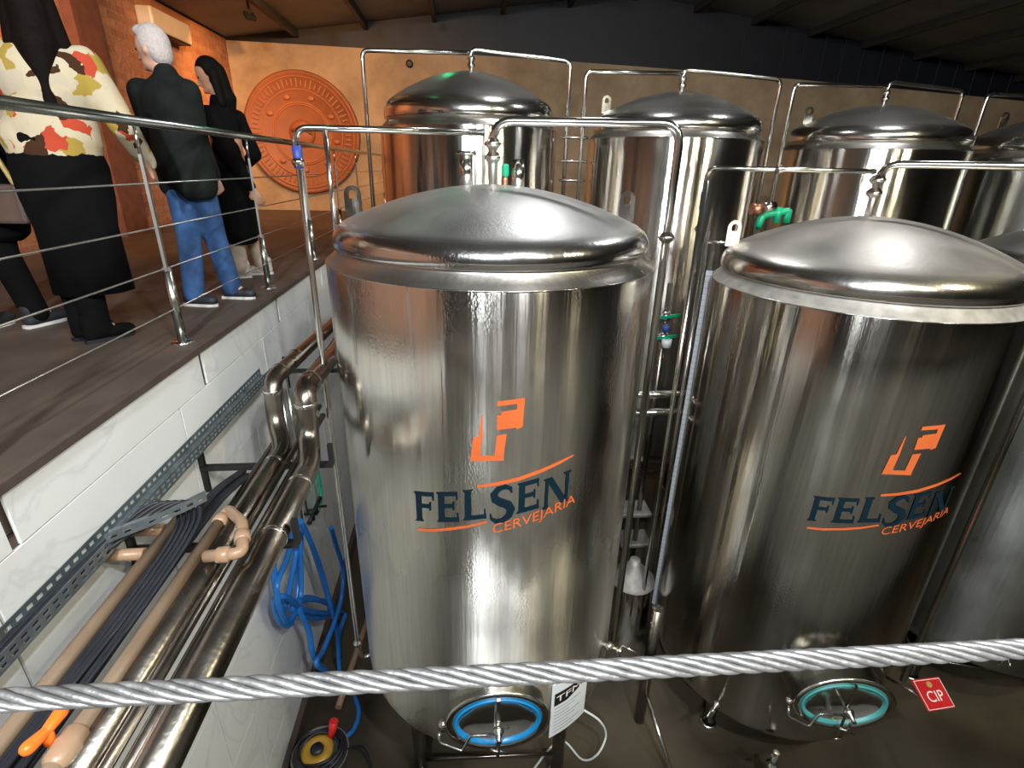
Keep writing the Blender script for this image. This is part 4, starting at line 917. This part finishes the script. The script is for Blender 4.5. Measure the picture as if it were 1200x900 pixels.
def jacket_fn(m_, hem, flare=1.0, loose=1.0, name='jacket', collar=True, sleeve=1.0):
    def fn(root, L):
        Cc, Pp, sh, el, wr, MT = L['Cc'], L['Pp'], L['sh'], L['el'], L['wr'], L['MT']; m = MB(); k = loose*L['b_']
        m.ball(Cc+Z*.08, (.19*k, .135*k, .20), 20, 14, MT); m.ball(Cc*.5+Pp*.5, (.175*k, .14*k, .24), 20, 14, MT); m.ball(Pp, (.18*k*flare, .15*k*flare, .18), 20, 14, MT)
        hb = V((Pp.x, Pp.y, hem))
        for s in (-1, 1):
            o = L['ts']*.07*s*k; rl_ = .155 if hem < Pp.z-.3 else .115*k*flare; m.capsule(Pp+o, hb+o*1.15*flare+Z*.1, rl_*.9, rl_)
        for i in (0, 1):
            w_ = V(el[i]).lerp(V(wr[i]), .95*sleeve) if sleeve <= 1 else V(wr[i])
            m.capsule(sh[i], el[i], .075*loose, .062*loose); m.capsule(el[i], w_, .06*loose, .048*loose); m.capsule(Cc+Z*.13, sh[i], .09, .075)
        if collar: m.capsule(Cc+Z*.20, Cc+Z*.26, .085, .07)
        for i, p in enumerate(m.v):
            if p.z < hem and (V((p.x, p.y, 0))-V((Pp.x, Pp.y, 0))).length < .4: m.v[i] = V((p.x, p.y, hem))
        m.build(name, m_, root, remesh=.012, smooth_it=8)
    return fn
def trouser_fn(m_, name='trousers', bottom=.0, w=1.0):
    def fn(root, L):
        Pp, ts, kn, an = L['Pp'], L['ts'], L['knees'], L['ankles']; m = MB(); m.ball(Pp-Z*.02, (.17, .135, .14), 18, 12, L['MT'])
        for i in (0, 1):
            hp = Pp+ts*(.085 if i else -.085)-Z*.03; a = V(kn[i]).lerp(V(an[i]), 1-bottom)-Z*.035
            m.capsule(hp, kn[i], .105*w, .078*w); m.capsule(kn[i], a+Z*.02, .076*w, .068*w)
        m.build(name, m_, root, remesh=.012, smooth_it=5)
    return fn
def skirt_fn(m_, hem, r0=.17, r1=.2, name='skirt'):
    def fn(root, L):
        Pp = L['Pp']; m = MB(); vs = []
        zs_ = [Pp.z+.17, Pp.z+.08, Pp.z-.05, Pp.z-.2, (Pp.z+hem)/2, hem]; N = 40; rr = [r0*.86, r0*.97, r0*1.12, (r0+r1)*.55, r1, r1*1.02]
        for z_, r in zip(zs_, rr):
            for j in range(N):
                q = 2*PI*j/N; f = 1+.035*math.cos(q*9)*(Pp.z+.1-z_) ; vs.append(L['MT'] @ V((math.cos(q)*r*f, math.sin(q)*r*.82*f, 0))+V((Pp.x, Pp.y, z_)))
        m.add(vs, [(i*N+j, i*N+(j+1) % N, (i+1)*N+(j+1) % N, (i+1)*N+j) for i in range(5) for j in range(N)], True)
        m.build(name, m_, root, solid=.006)
    return fn
FZ = DECK
person('person', 'white-haired person in a dark jacket and blue jeans, head turned to the left', (-1.77, 3.87, FZ),
    (-1.855, 3.90, .61), (-1, .25, -.12), (-1.80, 3.88, .22), (-1.79, 3.86, -.02), (.55, .85, 0),
    [(-1.99, 3.92, .39), (-1.66, 3.80, .38)], [(-2.02, 4.02, .10), (-1.68, 3.87, .12)], [(-1.88, 4.12, -.08), (-1.68, 4.0, -.10)],
    [(-1.84, 3.84, -.46), (-1.73, 3.95, -.46)], [(-1.87, 3.80, DECK+.10), (-1.70, 4.02, DECK+.10)], [(-1.75, 3.78, DECK+.04), (-1.57, 4.01, DECK+.04)],
    'skin', 'white_hair', jacket_fn('jacket', -.24, 1.02, 1.05), trouser_fn('jeans', 'jeans', .0), 'shoe_dark', 'short', 1.05)
person('person', 'dark-haired person in a long black coat with light trousers, looking down to the left', (-1.90, 4.85, FZ),
    (-1.93, 4.86, .60), (-1, -.35, -.35), (-1.90, 4.87, .17), (-1.90, 4.87, -.06), (-.9, -.2, 0),
    [(-1.93, 4.69, .32), (-1.84, 5.02, .32)], [(-1.80, 4.62, .06), (-1.76, 5.08, .05)], [(-1.68, 4.66, -.20), (-1.95, 5.1, -.10)],
    [(-1.93, 4.78, -.50), (-1.86, 4.95, -.50)], [(-1.93, 4.80, DECK+.10), (-1.80, 4.97, DECK+.10)], [(-2.06, 4.76, DECK+.04), (-1.93, 4.93, DECK+.04)],
    'skin_dark', 'black_hair', jacket_fn('black_cloth', -.66, 1.0, .9, 'coat'), trouser_fn('cream_cloth', 'trousers'), 'shoe_light', 'medium', .92)
person('person', 'person with long dark hair, patterned cream and yellow blouse and black skirt, seen from behind', (-2.05, 3.05, FZ),
    (-1.97, 3.08, .66), (-.45, 1, 0), (-1.98, 3.07, .25), (-2.02, 3.06, .0), (-.3, 1, 0),
    [(-2.15, 3.02, .42), (-1.82, 3.12, .42)], [(-2.30, 3.10, .14), (-1.72, 3.15, .15)], [(-2.2, 3.28, -.04), (-1.74, 3.33, -.03)],
    [(-2.12, 3.07, -.50), (-1.98, 3.08, -.50)], [(-2.13, 3.06, DECK+.10), (-2.02, 3.0, DECK+.10)], [(-2.10, 3.19, DECK+.04), (-1.93, 3.10, DECK+.04)],
    'skin_dark', 'brown_hair', jacket_fn('blouse', -.02, 1.0, 1.08, 'blouse', collar=False), skirt_fn('black_cloth', -.68, .18, .175), 'boot', 'long', 1.0)
person('person', 'person in a black coat at the left edge, mostly cut off by the frame', (-2.66, 3.25, FZ),
    (-2.70, 3.28, .62), (-.6, 1, 0), (-2.68, 3.27, .2), (-2.68, 3.26, -.05), (-.3, 1, 0),
    [(-2.85, 3.2, .36), (-2.52, 3.3, .36)], [(-2.92, 3.25, .08), (-2.45, 3.32, .08)], [(-2.85, 3.4, -.12), (-2.45, 3.42, -.14)],
    [(-2.77, 3.25, -.5), (-2.60, 3.27, -.5)], [(-2.78, 3.22, DECK+.10), (-2.55, 3.30, DECK+.10)], [(-2.76, 3.36, DECK+.04), (-2.50, 3.43, DECK+.04)],
    'skin', 'black_hair', jacket_fn('black_cloth', -.45, 1.05, 1.05, 'coat'), trouser_fn('black_cloth', 'trousers'), 'shoe_dark', 'medium', 1.0)
o = MB().rbox((-2.52, 3.12, -.34), (-2.30, 3.19, -.14), .02).build('handbag', 'brown_paint', origin=(-2.41, 3.155, -.34)); tag(o, 'dark handbag with a dull yellow strap held at the left edge of the photo', 'bag')
MB().tube(spline([(-2.49, 3.155, -.15), (-2.43, 3.16, .08), (-2.33, 3.155, -.15)]), .012, 8).build('strap', 'bag_strap', o)
